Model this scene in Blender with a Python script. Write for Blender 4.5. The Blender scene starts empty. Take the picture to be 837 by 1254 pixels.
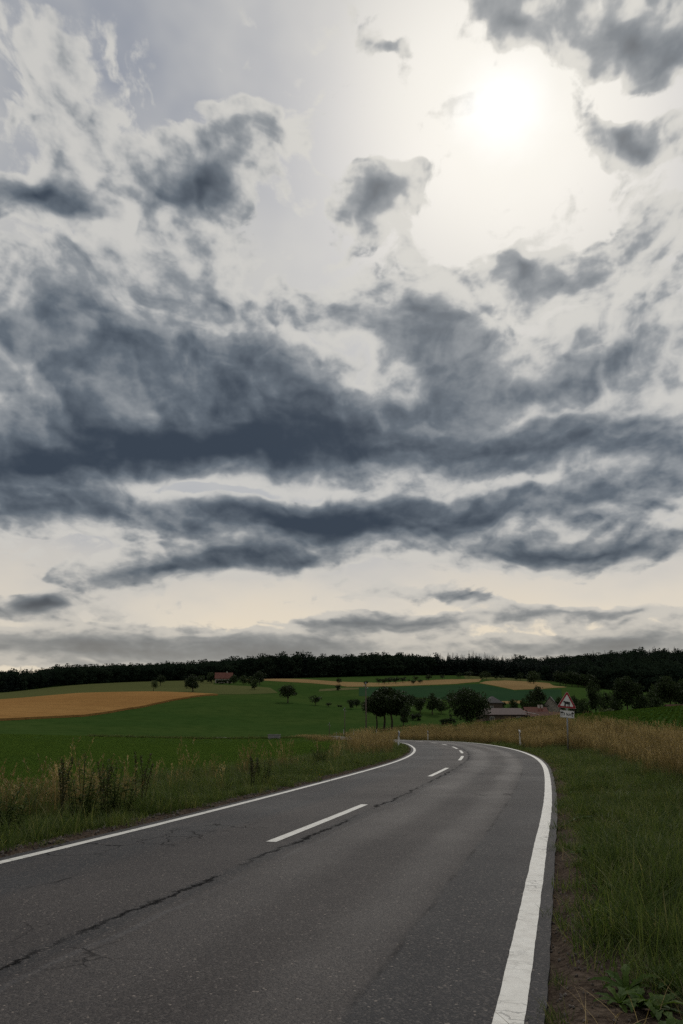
import bpy, bmesh, math, random
import numpy as np
from mathutils import Vector, Matrix, noise as mnoise
from mathutils.geometry import delaunay_2d_cdt

scene = bpy.context.scene
COL = scene.collection
R = math.radians

# ------------------------------------------------------------------ camera
EYE_PITCH = math.atan(249 / 930)
cam_data = bpy.data.cameras.new('camera')
cam_data.sensor_fit = 'VERTICAL'
cam_data.sensor_height = 36.0
cam_data.lens = 36.0 * 930 / 1254
cam_data.clip_start = 0.1
cam_data.clip_end = 20000
cam = bpy.data.objects.new('camera', cam_data)
cam.location = (0, 0, 0)                       # eye height is the origin; the road lies about 1.3 m below
cam.rotation_euler = (math.pi / 2 + EYE_PITCH, 0, 0)
COL.objects.link(cam)
scene.camera = cam

scene.view_settings.view_transform = 'Standard'
scene.view_settings.look = 'None'
scene.view_settings.exposure = 0.0
scene.view_settings.gamma = 1.0
scene.view_settings.use_curve_mapping = False
scene.cycles.max_bounces = 5
scene.cycles.transparent_max_bounces = 6
scene.cycles.use_denoising = False
scene.cycles.use_adaptive_sampling = True
scene.cycles.adaptive_threshold = 0.012

SUN_AZ, SUN_EL = R(14.67), R(42.2)             # azimuth clockwise from +Y


# ------------------------------------------------------------------ node helper
class NT:
    """Small helper that adds nodes and links to a node tree."""
    def __init__(self, tree):
        self.t = tree
        tree.nodes.clear()

    def new(self, kind, **kw):
        n = self.t.nodes.new(kind)
        for k, v in kw.items():
            setattr(n, k, v)
        return n

    def put(self, sock, v):
        if isinstance(v, bpy.types.NodeSocket):
            self.t.links.new(v, sock)
        else:
            sock.default_value = v

    def math(self, op, a, b=0.0, c=0.0, clamp=False):
        n = self.new('ShaderNodeMath', operation=op, use_clamp=clamp)
        self.put(n.inputs[0], a); self.put(n.inputs[1], b); self.put(n.inputs[2], c)
        return n.outputs[0]

    def vmath(self, op, a, b=(0, 0, 0)):
        n = self.new('ShaderNodeVectorMath', operation=op)
        self.put(n.inputs[0], a)
        if op == 'SCALE':
            self.put(n.inputs[3], b)
        else:
            self.put(n.inputs[1], b)
        return n.outputs['Value'] if op in ('LENGTH', 'DOT_PRODUCT', 'DISTANCE') else n.outputs[0]

    def comb(self, x, y, z=0.0):
        n = self.new('ShaderNodeCombineXYZ')
        self.put(n.inputs[0], x); self.put(n.inputs[1], y); self.put(n.inputs[2], z)
        return n.outputs[0]

    def sep(self, v):
        n = self.new('ShaderNodeSeparateXYZ')
        self.put(n.inputs[0], v)
        return n.outputs

    def noise(self, vec, scale, detail=4.0, rough=0.5, dist=0.0, lac=2.0, color=False, kind=None, dim='3D'):
        n = self.new('ShaderNodeTexNoise', noise_dimensions=dim)
        if kind:
            n.noise_type = kind
        self.put(n.inputs['Vector'], vec)
        self.put(n.inputs['Scale'], scale)
        n.inputs['Detail'].default_value = detail
        n.inputs['Roughness'].default_value = rough
        n.inputs['Distortion'].default_value = dist
        n.inputs['Lacunarity'].default_value = lac
        return n.outputs['Color' if color else 'Fac']

    def voronoi(self, vec, scale, feature='F1', detail=0.0, smooth=None, out='Distance', rand=1.0, dim='3D'):
        n = self.new('ShaderNodeTexVoronoi', feature=feature, voronoi_dimensions=dim)
        self.put(n.inputs['Vector'], vec)
        self.put(n.inputs['Scale'], scale)
        if 'Detail' in n.inputs:
            n.inputs['Detail'].default_value = detail
        if smooth is not None:
            n.inputs['Smoothness'].default_value = smooth
        n.inputs['Randomness'].default_value = rand
        return n.outputs[out]

    def smooth(self, x, lo, hi, a=0.0, b=1.0):
        n = self.new('ShaderNodeMapRange', interpolation_type='SMOOTHSTEP')
        self.put(n.inputs[0], x)
        for i, v in ((1, lo), (2, hi), (3, a), (4, b)):
            self.put(n.inputs[i], v)
        return n.outputs[0]

    def lin(self, x, lo, hi, a=0.0, b=1.0):
        n = self.new('ShaderNodeMapRange')
        self.put(n.inputs[0], x)
        for i, v in ((1, lo), (2, hi), (3, a), (4, b)):
            self.put(n.inputs[i], v)
        return n.outputs[0]

    def mix(self, f, a, b, blend='MIX'):
        n = self.new('ShaderNodeMix', data_type='RGBA', blend_type=blend)
        self.put(n.inputs[0], f)
        self.put(n.inputs[6], a if isinstance(a, bpy.types.NodeSocket) else (*a[:3], 1))
        self.put(n.inputs[7], b if isinstance(b, bpy.types.NodeSocket) else (*b[:3], 1))
        return n.outputs[2]

    def ramp(self, f, stops, interp='LINEAR'):
        n = self.new('ShaderNodeValToRGB')
        cr = n.color_ramp
        cr.interpolation = interp
        while len(cr.elements) > 1:
            cr.elements.remove(cr.elements[-1])
        cr.elements[0].position = stops[0][0]
        cr.elements[0].color = (*stops[0][1], 1)
        for p, c in stops[1:]:
            e = cr.elements.new(p)
            e.color = (*c, 1)
        self.put(n.inputs[0], f)
        return n.outputs[0]

    def attr(self, name, out='Fac', kind='GEOMETRY'):
        n = self.new('ShaderNodeAttribute', attribute_name=name)
        n.attribute_type = kind
        return n.outputs[out]


# ------------------------------------------------------------------ world: broken backlit cloud cover
# cloud masses as (azimuth*cos(elevation), elevation, half width, half height, tilt, weight), all in degrees
CLOUDS = [
    (-20.5, 35.1, 4.25, 1.59, -4, 1.15),
    (-17.3, 34.0, 1.86, 0.72, -8, 0.45),
    (-8.8, 37.8, 3.36, 2.16, 2, 0.95),
    (-12.3, 36.3, 2.23, 1.14, 29, 0.50),
    (-16.8, 38.6, 5.91, 1.75, -7, 0.24),
    (-3.8, 40.6, 2.33, 1.80, -27, 0.50),
    (2.5, 36.7, 3.20, 1.70, -2, 0.95),
    (13.4, 31.1, 3.07, 1.21, -13, 0.75),
    (11.4, 46.8, 3.63, 1.20, -32, 0.85),
    (19.4, 44.6, 4.61, 1.78, -28, 0.90),
    (19.2, 39.0, 3.96, 0.95, -23, 0.75),
    (1.9, 48.4, 2.57, 0.77, -22, 0.35),
    (20.3, 32.5, 4.83, 3.09, -13, 0.34),
    (-17.0, 24.6, 10.72, 5.11, 8, 0.38),
    (-7.2, 25.0, 7.19, 4.74, -17, 0.28),
    (-20.6, 27.3, 6.51, 2.98, 21, 0.25),
    (-19.5, 17.9, 18.27, 1.84, 5, 0.90),
    (3.2, 19.4, 13.48, 1.22, 1, 0.50),
    (4.3, 29.1, 5.35, 2.31, -10, 0.42),
    (6.1, 26.2, 4.79, 1.77, -18, 0.28),
    (13.3, 22.4, 8.75, 2.94, -6, 0.18),
    (21.7, 19.1, 7.00, 2.03, -8, 0.20),
    (22.2, 26.2, 3.74, 2.16, -1, 0.38),
    (16.8, 18.1, 6.82, 1.17, -3, 0.24),
    (1.3, 24.9, 3.34, 1.55, -11, -0.55),
    (-1.4, 27.5, 2.64, 1.41, -19, -0.35),
    (12.1, 21.8, 4.71, 0.77, -3, -0.45),
    (-9.1, 16.3, 13.24, 0.67, 3, -0.45),
    (11.0, 16.8, 5.95, 0.66, -3, -0.35),
    (-16.6, 30.7, 6.69, 1.41, 20, 0.20),
    (-10.9, 32.5, 2.75, 1.64, 7, 0.35),
    (-1.8, 14.2, 9.23, 1.48, -2, 1.05),
    (-22.7, 14.1, 6.36, 1.36, 11, 0.65),
    (8.7, 13.4, 3.62, 1.34, -2, 0.35),
    (-13.2, 10.2, 7.00, 0.95, 5, 0.85),
    (-7.9, 11.5, 3.62, 1.09, 2, 0.45),
    (-3.0, 11.1, 3.37, 0.73, 11, 0.45),
    (18.0, 11.4, 8.39, 1.05, -2, 1.00),
    (16.9, 15.0, 9.08, 1.29, -1, 0.35),
    (-22.0, 7.6, 2.64, 0.51, 5, 1.20),
    (-17.5, 4.8, 13.25, 1.37, 4, 0.75),
    (-5.3, 4.4, 7.81, 0.95, 0, 0.40),
    (6.2, 6.5, 6.63, 0.48, -1, 0.50),
    (1.9, 6.5, 3.65, 0.54, -0, 0.45),
    (16.7, 7.0, 8.97, 0.41, 1, 0.50),
    (19.9, 4.7, 8.05, 1.12, -2, 0.50),
    (8.6, 8.3, 5.39, 0.48, -5, 0.40),
    (-13.1, 22.7, 19.26, 5.87, 6, 0.20),
    (12.1, 21.6, 19.41, 4.74, -5, 0.30),
    (0.1, 14.8, 27.72, 3.08, -0, 0.30),
    (0.1, 4.7, 36.38, 1.31, -0, 0.35),
    (-18.5, 43.4, 4.66, 1.31, -3, 0.20),
    (-17.6, 40.3, 3.18, 1.41, -6, 0.22),
    (0.1, 21.6, 34.27, 7.30, -0, 0.36),
    (-14.3, 41.9, 13.88, 4.19, 3, 0.07),
]


SEED = (12.6, 9.2)                               # which stretch of the cloud noise


def s2l(r, g, b):
    return tuple(((c / 255 + .055) / 1.055) ** 2.4 if c > 10 else c / 255 / 12.92 for c in (r, g, b))


def build_world():
    w = bpy.data.worlds.new('World')
    scene.world = w
    w.use_nodes = True
    n = NT(w.node_tree)
    co = n.new('ShaderNodeTexCoord').outputs['Generated']
    d = n.vmath('NORMALIZE', co)
    dx, dy, dz = n.sep(d)
    DEG = 180 / math.pi
    el = n.math('MULTIPLY', n.math('ARCSINE', dz), DEG)
    cosel = n.math('SQRT', n.math('MAXIMUM', n.math('SUBTRACT', 1.0, n.math('MULTIPLY', dz, dz)), 1e-4))
    az = n.math('MULTIPLY', n.math('ARCSINE', n.math('DIVIDE', dx, cosel)), DEG)      # runs back and forth, no seam behind
    X = n.math('MULTIPLY', az, cosel)
    q = n.comb(X, el, 0.0)
    # the deck in perspective: features get smaller and flatter towards the horizon
    elp = n.math('MAXIMUM', el, 0.0)
    xs = n.math('DIVIDE', X, 20.0)
    ys = n.math('MULTIPLY', n.math('LOGARITHM', n.math('MULTIPLY_ADD', elp, 1 / 12.8, 1.0), math.e), 2.14)
    ys = n.math('MULTIPLY_ADD', n.math('MAXIMUM', n.math('SUBTRACT', el, 28.0), 0.0), 0.016, ys)
    P = n.comb(n.math('ADD', xs, SEED[0]), n.math('ADD', ys, SEED[1]), 0.37)
    # warp of the masses
    k = n.lin(el, 3.0, 34.0, 0.08, 1.0)
    wv = n.vmath('SUBTRACT', n.noise(P, 2.2, 3, 0.55, color=True, dim='2D'), (0.5, 0.5, 0.5))
    wx, wy, wz = n.sep(wv)
    wq = n.comb(n.math('MULTIPLY', wx, 11.0), n.math('MULTIPLY', n.math('MULTIPLY', wy, k), 8.5), 0.0)
    qw = n.vmath('ADD', q, wq)
    field = None
    turned = {}
    for (cx, cy, rx, ry, rot, amp) in CLOUDS:
        rk = round(rot / 9) * 9
        if rk not in turned:
            if rk == 0:
                turned[0] = qw
            else:
                m = n.new('ShaderNodeVectorRotate', rotation_type='Z_AXIS')
                n.put(m.inputs[0], qw)
                m.inputs[3].default_value = R(-rk)
                turned[rk] = m.outputs[0]
        c, s_ = math.cos(R(-rk)), math.sin(R(-rk))
        ax, ay = 2.3 * rx, 2.3 * ry
        m = n.new('ShaderNodeVectorMath', operation='MULTIPLY_ADD')
        n.put(m.inputs[0], turned[rk])
        m.inputs[1].default_value = (1 / ax, 1 / ay, 0)
        m.inputs[2].default_value = (-(c * cx - s_ * cy) / ax, -(s_ * cx + c * cy) / ay, 0)
        g = n.new('ShaderNodeTexGradient', gradient_type='QUADRATIC_SPHERE')
        n.put(g.inputs[0], m.outputs[0])
        field = n.math('MULTIPLY_ADD', g.outputs[1], amp * 1.6, field if field is not None else 0.0)
    field = n.math('MINIMUM', field, 1.9)
    # billowing detail
    f1 = n.noise(P, 2.6, 10, 0.645, dim='2D')
    vp = n.vmath('ADD', P, n.vmath('SCALE', wv, 0.5))
    vor = n.voronoi(vp, 6.5, 'F1', 3, dim='2D')
    det = n.math('ADD', n.math('MULTIPLY', n.math('SUBTRACT', f1, 0.5), 0.95),
                 n.math('MULTIPLY', n.math('SUBTRACT', 0.40, vor), 0.34))
    # the same deck a little nearer to the sun: which side of a billow is lit
    sun = Vector((math.sin(SUN_AZ) * math.cos(SUN_EL), math.cos(SUN_AZ) * math.cos(SUN_EL), math.sin(SUN_EL)))
    s_el = math.degrees(SUN_EL)
    toward = (math.degrees(SUN_AZ) * math.cos(SUN_EL) / 20.0 + SEED[0], math.log(1 + s_el / 12.8) * 2.14 + 0.016 * (s_el - 28) + SEED[1], 0.37)
    step = n.vmath('SCALE', n.vmath('NORMALIZE', n.vmath('SUBTRACT', toward, P)), 0.05)
    f1b = n.noise(P, 2.3, 5, 0.56, dim='2D')
    f2 = n.noise(n.vmath('ADD', P, step), 2.3, 5, 0.56, dim='2D')
    vor2 = n.voronoi(n.vmath('ADD', vp, step), 5.5, 'F1', 1, dim='2D')
    vor1 = n.voronoi(vp, 5.5, 'F1', 1, dim='2D')
    relief = n.math('ADD', n.math('MULTIPLY', n.math('SUBTRACT', f2, f1b), 2.6), n.math('MULTIPLY', n.math('SUBTRACT', vor1, vor2), 0.5))
    lump = n.noise(n.vmath('ADD', P, (7.3, 2.2, 0)), 2.6, 5, 0.52, dim='2D')
    # away from the masses in view the deck goes on as broken cloud of the same kind
    broad = n.noise(P, 0.9, 2, 0.5, dim='2D')
    front = n.smooth(dy, 0.0, 0.25)
    away = n.math('MAXIMUM', n.smooth(n.math('ABSOLUTE', az), 34.0, 62.0), n.smooth(el, 48.0, 62.0))
    away = n.math('MAXIMUM', away, n.math('SUBTRACT', 1.0, front))
    generic = n.math('MULTIPLY', n.lin(broad, 0.40, 0.66, -0.15, 1.05), away)
    mass = n.math('MULTIPLY_ADD', field, front, generic)
    F = n.math('ADD', mass, det)
    cover = n.smooth(F, 0.0, 0.19)
    # inside a mass the tone changes slowly; its fringe shows every billow
    inner = n.smooth(mass, 0.35, 1.1, 1.0, 0.58)
    body = n.math('ADD', n.math('MULTIPLY', mass, 0.92), n.math('MULTIPLY', n.math('ADD', n.math('ADD', det, relief), n.math('MULTIPLY', n.math('SUBTRACT', lump, 0.5), 0.9)), inner))
    thick = n.smooth(body, -0.05, 1.68)
    # sun behind the veil
    cs = n.vmath('DOT_PRODUCT', d, tuple(sun))
    ang = n.math('MULTIPLY', n.math('ARCCOSINE', n.math('MINIMUM', cs, 1.0)), DEG)
    glow_w = n.math('POWER', n.smooth(ang, 0.0, 34.0, 1.0, 0.0), 2.0)
    glow_m = n.math('POWER', n.smooth(ang, 0.0, 15.0, 1.0, 0.0), 1.3)
    angw = n.math('ADD', ang, n.math('MULTIPLY', n.math('SUBTRACT', f1b, 0.5), 4.0))
    core = n.smooth(angw, -0.6, 4.5, 1.0, 0.0)
    low = n.smooth(el, 2.0, 17.0, 1.0, 0.0)
    # thin high veil over the blue
    sky = n.new('ShaderNodeTexSky', sky_type='NISHITA')
    sky.sun_disc = False
    sky.sun_elevation = SUN_EL
    sky.sun_rotation = SUN_AZ
    sky.altitude = 450
    sky.air_density = 1.0
    sky.dust_density = 2.0
    sky.ozone_density = 1.5
    veil_n = n.noise(n.vmath('ADD', P, (3.1, 1.7, 0)), 1.25, 4, 0.52, dim='2D')
    veil = n.mix(n.smooth(veil_n, 0.34, 0.66), [c * 10 for c in s2l(178, 179, 180)], [c * 10 for c in s2l(138, 144, 155)])
    mid = n.math('MULTIPLY', n.smooth(el, 30.0, 44.0, 1.0, 0.0), n.smooth(veil_n, 0.3, 0.7, 0.95, 0.55))
    veil = n.mix(mid, veil, [c * 10 for c in s2l(192, 191, 188)])
    veil = n.mix(n.math('MULTIPLY', low, n.smooth(veil_n, 0.3, 0.7, 1.0, 0.72)), veil, [c * 10 for c in s2l(236, 220, 194)])
    veil = n.mix(glow_w, veil, [c * 10 for c in s2l(241, 237, 227)])
    base = n.mix(n.lin(veil_n, 0.3, 0.8, 0.96, 0.85), sky.outputs[0], veil)
    base = n.mix(n.math('MULTIPLY', glow_m, 0.7), base, [c * 10 for c in s2l(252, 249, 241)])
    # cloud colour: bright translucent rims, slate cores, less contrast through the air near the horizon
    shade = n.ramp(thick, [(0.0, s2l(198, 197, 194)), (0.14, s2l(180, 181, 181)), (0.34, s2l(142, 147, 152)),
                           (0.64, s2l(100, 109, 119)), (1.0, s2l(58, 68, 81))])
    shade = n.mix(n.math('MULTIPLY', glow_w, 0.30), shade, s2l(205, 203, 198))
    shade = n.mix(n.smooth(el, 0.0, 10.5, 0.62, 0.0), shade, s2l(178, 176, 170))
    rim = n.math('MULTIPLY', n.math('MULTIPLY_ADD', glow_w, 0.6, 0.08), n.smooth(thick, 0.0, 0.28, 1.0, 0.0))
    shade = n.mix(rim, shade, s2l(238, 234, 224))
    shade = n.mix(n.math('MULTIPLY', low, 0.9), shade, n.mix(1.0, shade, (1.05, 0.99, 0.90), 'MULTIPLY'))
    cloud = n.vmath('SCALE', shade, 10.0)
    col = n.mix(cover, base, cloud)
    addcore = n.math('MULTIPLY', core, n.smooth(thick, 0.05, 0.5, 1.0, 0.06))
    col = n.mix(addcore, col, (11.5, 11.4, 11.1))
    # ground haze line: below the horizon the sky goes dark, the land covers it
    col = n.mix(n.smooth(dz, -0.02, 0.0), (0.6, 0.62, 0.6), col)
    bg = n.new('ShaderNodeBackground')
    n.put(bg.inputs[0], col)
    bg.inputs[1].default_value = 0.1
    out = n.new('ShaderNodeOutputWorld')
    n.t.links.new(bg.outputs[0], out.inputs[0])
    w.cycles.sampling_method = 'MANUAL'
    w.cycles.sample_map_resolution = 256


build_world()

sun_data = bpy.data.lights.new('sun', 'SUN')
sun_data.energy = 1.3
sun_data.angle = R(11)
sun_data.color = (1.0, 0.95, 0.87)
sun_ob = bpy.data.objects.new('sun', sun_data)
COL.objects.link(sun_ob)
_sd = Vector((math.sin(SUN_AZ) * math.cos(SUN_EL), math.cos(SUN_AZ) * math.cos(SUN_EL), math.sin(SUN_EL)))
sun_ob.rotation_euler = _sd.to_track_quat('Z', 'Y').to_euler()
sun_ob.location = (60, 60, 80)


# ------------------------------------------------------------------ object helpers
def link(o, parent=None):
    COL.objects.link(o)
    if parent is not None:
        o.parent = parent
    return o


def mesh_data(name, verts, faces, mats=(), smooth=False):
    me = bpy.data.meshes.new(name)
    if isinstance(verts, np.ndarray):
        verts = verts.tolist()
    if isinstance(faces, np.ndarray):
        faces = faces.tolist()
    me.from_pydata(verts, [], faces)
    for m in (mats if isinstance(mats, (list, tuple)) else [mats]):
        me.materials.append(m)
    if smooth:
        me.polygons.foreach_set('use_smooth', [True] * len(me.polygons))
    me.update()
    return me


def mesh_obj(name, verts, faces, mat, parent=None, smooth=False):
    return link(bpy.data.objects.new(name, mesh_data(name, verts, faces, mat, smooth)), parent)


def tag(o, label=None, cat=None, group=None, kind=None):
    for k, v in (('label', label), ('category', cat), ('group', group), ('kind', kind)):
        if v:
            o[k] = v
    return o


def empty(name, loc, rz=0.0, label=None, cat=None, group=None):
    o = bpy.data.objects.new(name, None)
    o.empty_display_size = 0.3
    o.location = loc
    o.rotation_euler = (0, 0, rz)
    link(o)
    return tag(o, label, cat, group)


def set_attr(me, name, vals):
    a = me.attributes.new(name, 'FLOAT', 'POINT')
    a.data.foreach_set('value', np.asarray(vals, dtype=np.float32))


class Geo:
    """Collects simple solids into one mesh."""
    def __init__(self):
        self.v, self.f = [], []

    def add(self, v, f):
        o = len(self.v)
        self.v += [tuple(p) for p in v]
        self.f += [tuple(i + o for i in q) for q in f]
        return self

    def box(self, x0, x1, y0, y1, z0, z1):
        return self.add([(x0, y0, z0), (x1, y0, z0), (x1, y1, z0), (x0, y1, z0), (x0, y0, z1), (x1, y0, z1), (x1, y1, z1), (x0, y1, z1)],
                        [(0, 3, 2, 1), (4, 5, 6, 7), (0, 1, 5, 4), (1, 2, 6, 5), (2, 3, 7, 6), (3, 0, 4, 7)])

    def tube(self, pts, rad, n=7, cap=True):
        pts = [Vector(p) for p in pts]
        o = len(self.v)
        for i, p in enumerate(pts):
            d = (pts[min(i + 1, len(pts) - 1)] - pts[max(i - 1, 0)]).normalized()
            a = d.orthogonal().normalized() if abs(d.z) < 0.95 else Vector((1, 0, 0)).cross(d).normalized()
            b = d.cross(a)
            for k in range(n):
                t = 2 * math.pi * k / n
                self.v.append(tuple(p + (a * math.cos(t) + b * math.sin(t)) * rad[i]))
        for i in range(len(pts) - 1):
            for k in range(n):
                self.f.append((o + i * n + k, o + i * n + (k + 1) % n, o + (i + 1) * n + (k + 1) % n, o + (i + 1) * n + k))
        if cap:
            self.f.append(tuple(o + k for k in reversed(range(n))))
            self.f.append(tuple(o + (len(pts) - 1) * n + k for k in range(n)))
        return self

    def prism(self, outline, y0, y1):
        """Outline in x, z pushed from y0 to y1."""
        n = len(outline)
        v = [(x, y0, z) for x, z in outline] + [(x, y1, z) for x, z in outline]
        f = [tuple(range(n)), tuple(range(2 * n - 1, n - 1, -1))]
        f += [(i, i + n, (i + 1) % n + n, (i + 1) % n) for i in range(n)]
        return self.add(v, f)

    def build(self, name, mat, parent=None, smooth=False):
        return mesh_obj(name, self.v, self.f, mat, parent, smooth)


# ------------------------------------------------------------------ materials
def material(name):
    m = bpy.data.materials.new(name)
    m.use_nodes = True
    return m, NT(m.node_tree)


def finish(n, bsdf, disp=None):
    out = n.new('ShaderNodeOutputMaterial')
    n.t.links.new(bsdf, out.inputs[0])


def principled(n, col, rough=0.8, spec=0.3, normal=None, metal=0.0):
    b = n.new('ShaderNodeBsdfPrincipled')
    n.put(b.inputs['Base Color'], col if isinstance(col, bpy.types.NodeSocket) else (*col, 1))
    n.put(b.inputs['Roughness'], rough)
    n.put(b.inputs['Specular IOR Level'], spec)
    n.put(b.inputs['Metallic'], metal)
    if normal is not None:
        n.put(b.inputs['Normal'], normal)
    return b.outputs[0]


def bump(n, h, strength=0.5, dist=0.02):
    b = n.new('ShaderNodeBump')
    b.inputs['Strength'].default_value = strength
    b.inputs['Distance'].default_value = dist
    n.put(b.inputs['Height'], h)
    return b.outputs[0]


def worn(name, col, var=0.2, scale=3.0, rough=0.7, spec=0.3, metal=0.0, dirt=(0.05, 0.045, 0.035)):
    """Plain painted or raw surface with uneven tone and some dirt."""
    m, n = material(name)
    p = n.new('ShaderNodeTexCoord').outputs['Object']
    a = n.noise(p, scale, 6, 0.6)
    b = n.noise(p, scale * 7, 4, 0.6)
    c = n.mix(n.smooth(a, 0.35, 0.8, 0.0, var), col, dirt)
    c = n.mix(n.smooth(b, 0.45, 0.75, 0.0, var * .8), c, [x * 0.6 for x in col])
    finish(n, principled(n, c, rough, spec, bump(n, b, 0.25, 0.01), metal))
    return m


def foliage(name, stops, trans=0.3, rough=0.6, spec=0.12, rnd=0.35):
    """Leaves and blades: the tone of each blade picks a colour, light shines through."""
    m, n = material(name)
    tone = n.attr('tone')
    oi = n.new('ShaderNodeObjectInfo').outputs['Random']
    t = n.math('ADD', n.math('MULTIPLY', tone, 1 - rnd), n.math('MULTIPLY', oi, rnd), clamp=True)
    c = n.ramp(t, stops)
    b = principled(n, c, rough, spec)
    tr = n.new('ShaderNodeBsdfTranslucent')
    n.put(tr.inputs[0], n.mix(0.5, c, n.mix(1.0, c, (1.0, 1.05, 0.5), 'MULTIPLY')))
    mx = n.new('ShaderNodeMixShader')
    mx.inputs[0].default_value = trans
    n.t.links.new(b, mx.inputs[1])
    n.t.links.new(tr.outputs[0], mx.inputs[2])
    finish(n, mx.outputs[0])
    return m


# ------------------------------------------------------------------ lie of the land
F_PX, V_H, U_C = 963.0, 876.0, 418.5


def lay(u, d):
    """x of a bearing at distance d ahead."""
    return (u - U_C) / F_PX * d


def road_z(y):
    y = np.asarray(y, dtype=float)
    z = -1.30 - 0.012 * y - 0.00018 * np.clip(y - 45, 0, 45) ** 2
    return z - np.clip(y - 90, 0, None) * (0.007 + 0.0)


# bearing, height angle, distance -> levels
_cp = []
for u, v, d in [
        (0, 925, 40), (0, 912, 60), (0, 899, 100), (0, 883.5, 200), (0, 859, 330), (94, 850, 370), (0, 849, 480), (67, 841, 520),
        (134, 837, 560), (200, 835, 600), (300, 833, 640), (420, 830, 680), (560, 828, 720), (690, 836, 690), (757, 846, 640), (837, 850, 600),
        (160, 903, 100), (300, 904, 108), (335, 903.5, 110), (390, 902.5, 112), (180, 883, 215), (260, 853, 310), (352, 861, 280), (350, 884, 232),
        (420, 867, 310), (433, 868.5, 300), (449, 906, 104), (422, 903, 150), (404, 900, 165), (472, 893, 190), (505, 893, 190), (530, 873, 260), (500, 870, 270),
        (548, 885, 200), (572, 886.5, 165), (415, 843, 440), (415, 835, 560), (323, 833, 590), (352, 846, 400), (590, 835, 580),
        (640, 846, 470), (640, 860, 380), (560, 855, 400), (700, 843, 520), (760, 855, 420), (837, 860, 420), (480, 848, 420),
        (757, 874, 108), (837, 866.5, 104), (657, 879.5, 112), (590, 885.5, 116), (560, 889.5, 122), (520, 893.5, 130),
        (690, 888, 62), (770, 886, 62), (837, 882, 60), (620, 892, 80)]:
    _cp.append((lay(u, d), d, -(v - V_H) / F_PX * d))
_cp += [(lay(757, 150), 150, -1.6), (lay(657, 150), 150, -3.0), (lay(837, 150), 150, 0.2), (lay(590, 160), 160, -2.2),
        (lay(385, 168), 168, -5.3), (lay(340, 172), 172, -5.8), (lay(290, 174), 174, -5.4), (lay(610, 240), 240, -3.6), (lay(650, 240), 240, -3.8), (lay(700, 240), 240, -3.4), (lay(770, 240), 240, -1.4), (lay(837, 240), 240, 0.5),
        (0, -60, -0.9), (-60, -60, -0.6), (60, -60, 0.2), (-90, 20, -1.6), (90, 20, 1.2), (130, 110, 3.0), (-150, 110, -1.2), (200, 250, 5.0),
        (-200, 250, 1.5), (-300, 480, 13.5), (340, 480, 16), (-420, 700, 22), (-150, 760, 37), (0, 1000, 44), (220, 900, 46), (380, 860, 54),
        (480, 640, 34), (-300, 1000, 34), (600, 1000, 62), (0, -400, 2), (-400, 0, 2), (400, 0, 8),
        (-600, 1400, 34), (0, 1500, 40), (700, 1500, 60), (-700, 500, 16), (700, 400, 22),
        (-12, 12, -1.62), (-16, 24, -1.95), (12, 10, -1.2), (9, 5, -1.25), (16, 22, -1.35), (20, 36, -1.35), (-6, 12, -1.55)]
for _y in (-20, 0, 20, 45, 70, 95, 120, 150):
    _x = np.interp(_y, [-20, 0, 20, 45, 70, 95, 120, 150], [-9.5, -3.6, 2, 6.6, 7.2, 4.4, 0.4, -2])
    _cp.append((_x, _y, float(road_z(_y)) - 0.05))
_cp = np.array(_cp)


def _tps(r2):
    return 0.5 * r2 * np.log(r2 + 1e-9)


_S = 200.0
_q = _cp[:, :2] / _S
_A = _tps(((_q[:, None] - _q[None]) ** 2).sum(-1)) + np.eye(len(_q)) * 0.0004
_Pm = np.c_[np.ones(len(_q)), _q]
_M = np.block([[_A, _Pm], [_Pm.T, np.zeros((3, 3))]])
_W = np.linalg.solve(_M, np.r_[_cp[:, 2], 0, 0, 0])


def land_raw(x, y):
    p = np.c_[np.ravel(x), np.ravel(y)]
    r = np.linalg.norm(p, axis=1)
    lim = 1700.0
    p = p * np.where(r > lim, lim / np.maximum(r, 1e-6), 1.0)[:, None] / _S
    out = np.empty(len(p))
    for i in range(0, len(p), 20000):
        q = p[i:i + 20000]
        out[i:i + 20000] = _tps(((q[:, None] - _q[None]) ** 2).sum(-1)) @ _W[:-3] + np.c_[np.ones(len(q)), q] @ _W[-3:]
    return out


def sstep(x, a, b):
    t = np.clip((x - a) / (b - a), 0, 1)
    return t * t * (3 - 2 * t)


def road_level(x, y):
    k = sstep(np.asarray(y, float), 140, 172)
    z = road_z(y)
    if np.any(k > 0):
        z = z * (1 - k) + (land_raw(x, y) + 0.05) * k
    return z


# road centre line (x, y), then half widths to the edge lines
_C = np.array([(-9.8, -20), (-6.75, -10), (-3.75, -0.5), (-0.8, 9.5), (0.4, 13.7), (2.3, 21.0), (3.4, 25.4), (4.65, 31), (5.8, 38), (6.6, 45), (7.2, 54),
               (7.4, 62), (7.2, 70), (6.6, 79), (5.4, 89), (3.6, 99), (1.8, 109), (0.4, 120), (-0.8, 135), (-2.6, 152), (-8, 166), (-18, 176), (-33, 183), (-52, 188), (-75, 192)])


def _catmull(P, step=0.25):
    out = []
    Q = np.vstack([2 * P[0] - P[1], P, 2 * P[-1] - P[-2]])
    for i in range(1, len(Q) - 2):
        n = max(2, int(np.linalg.norm(Q[i + 1] - Q[i]) / step))
        t = np.linspace(0, 1, n, endpoint=False)[:, None]
        a, b, c, d = Q[i - 1], Q[i], Q[i + 1], Q[i + 2]
        out.append(0.5 * ((2 * b) + (c - a) * t + (2 * a - 5 * b + 4 * c - d) * t ** 2 + (3 * b - 3 * c + d - a) * t ** 3))
    return np.vstack(out)


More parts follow.
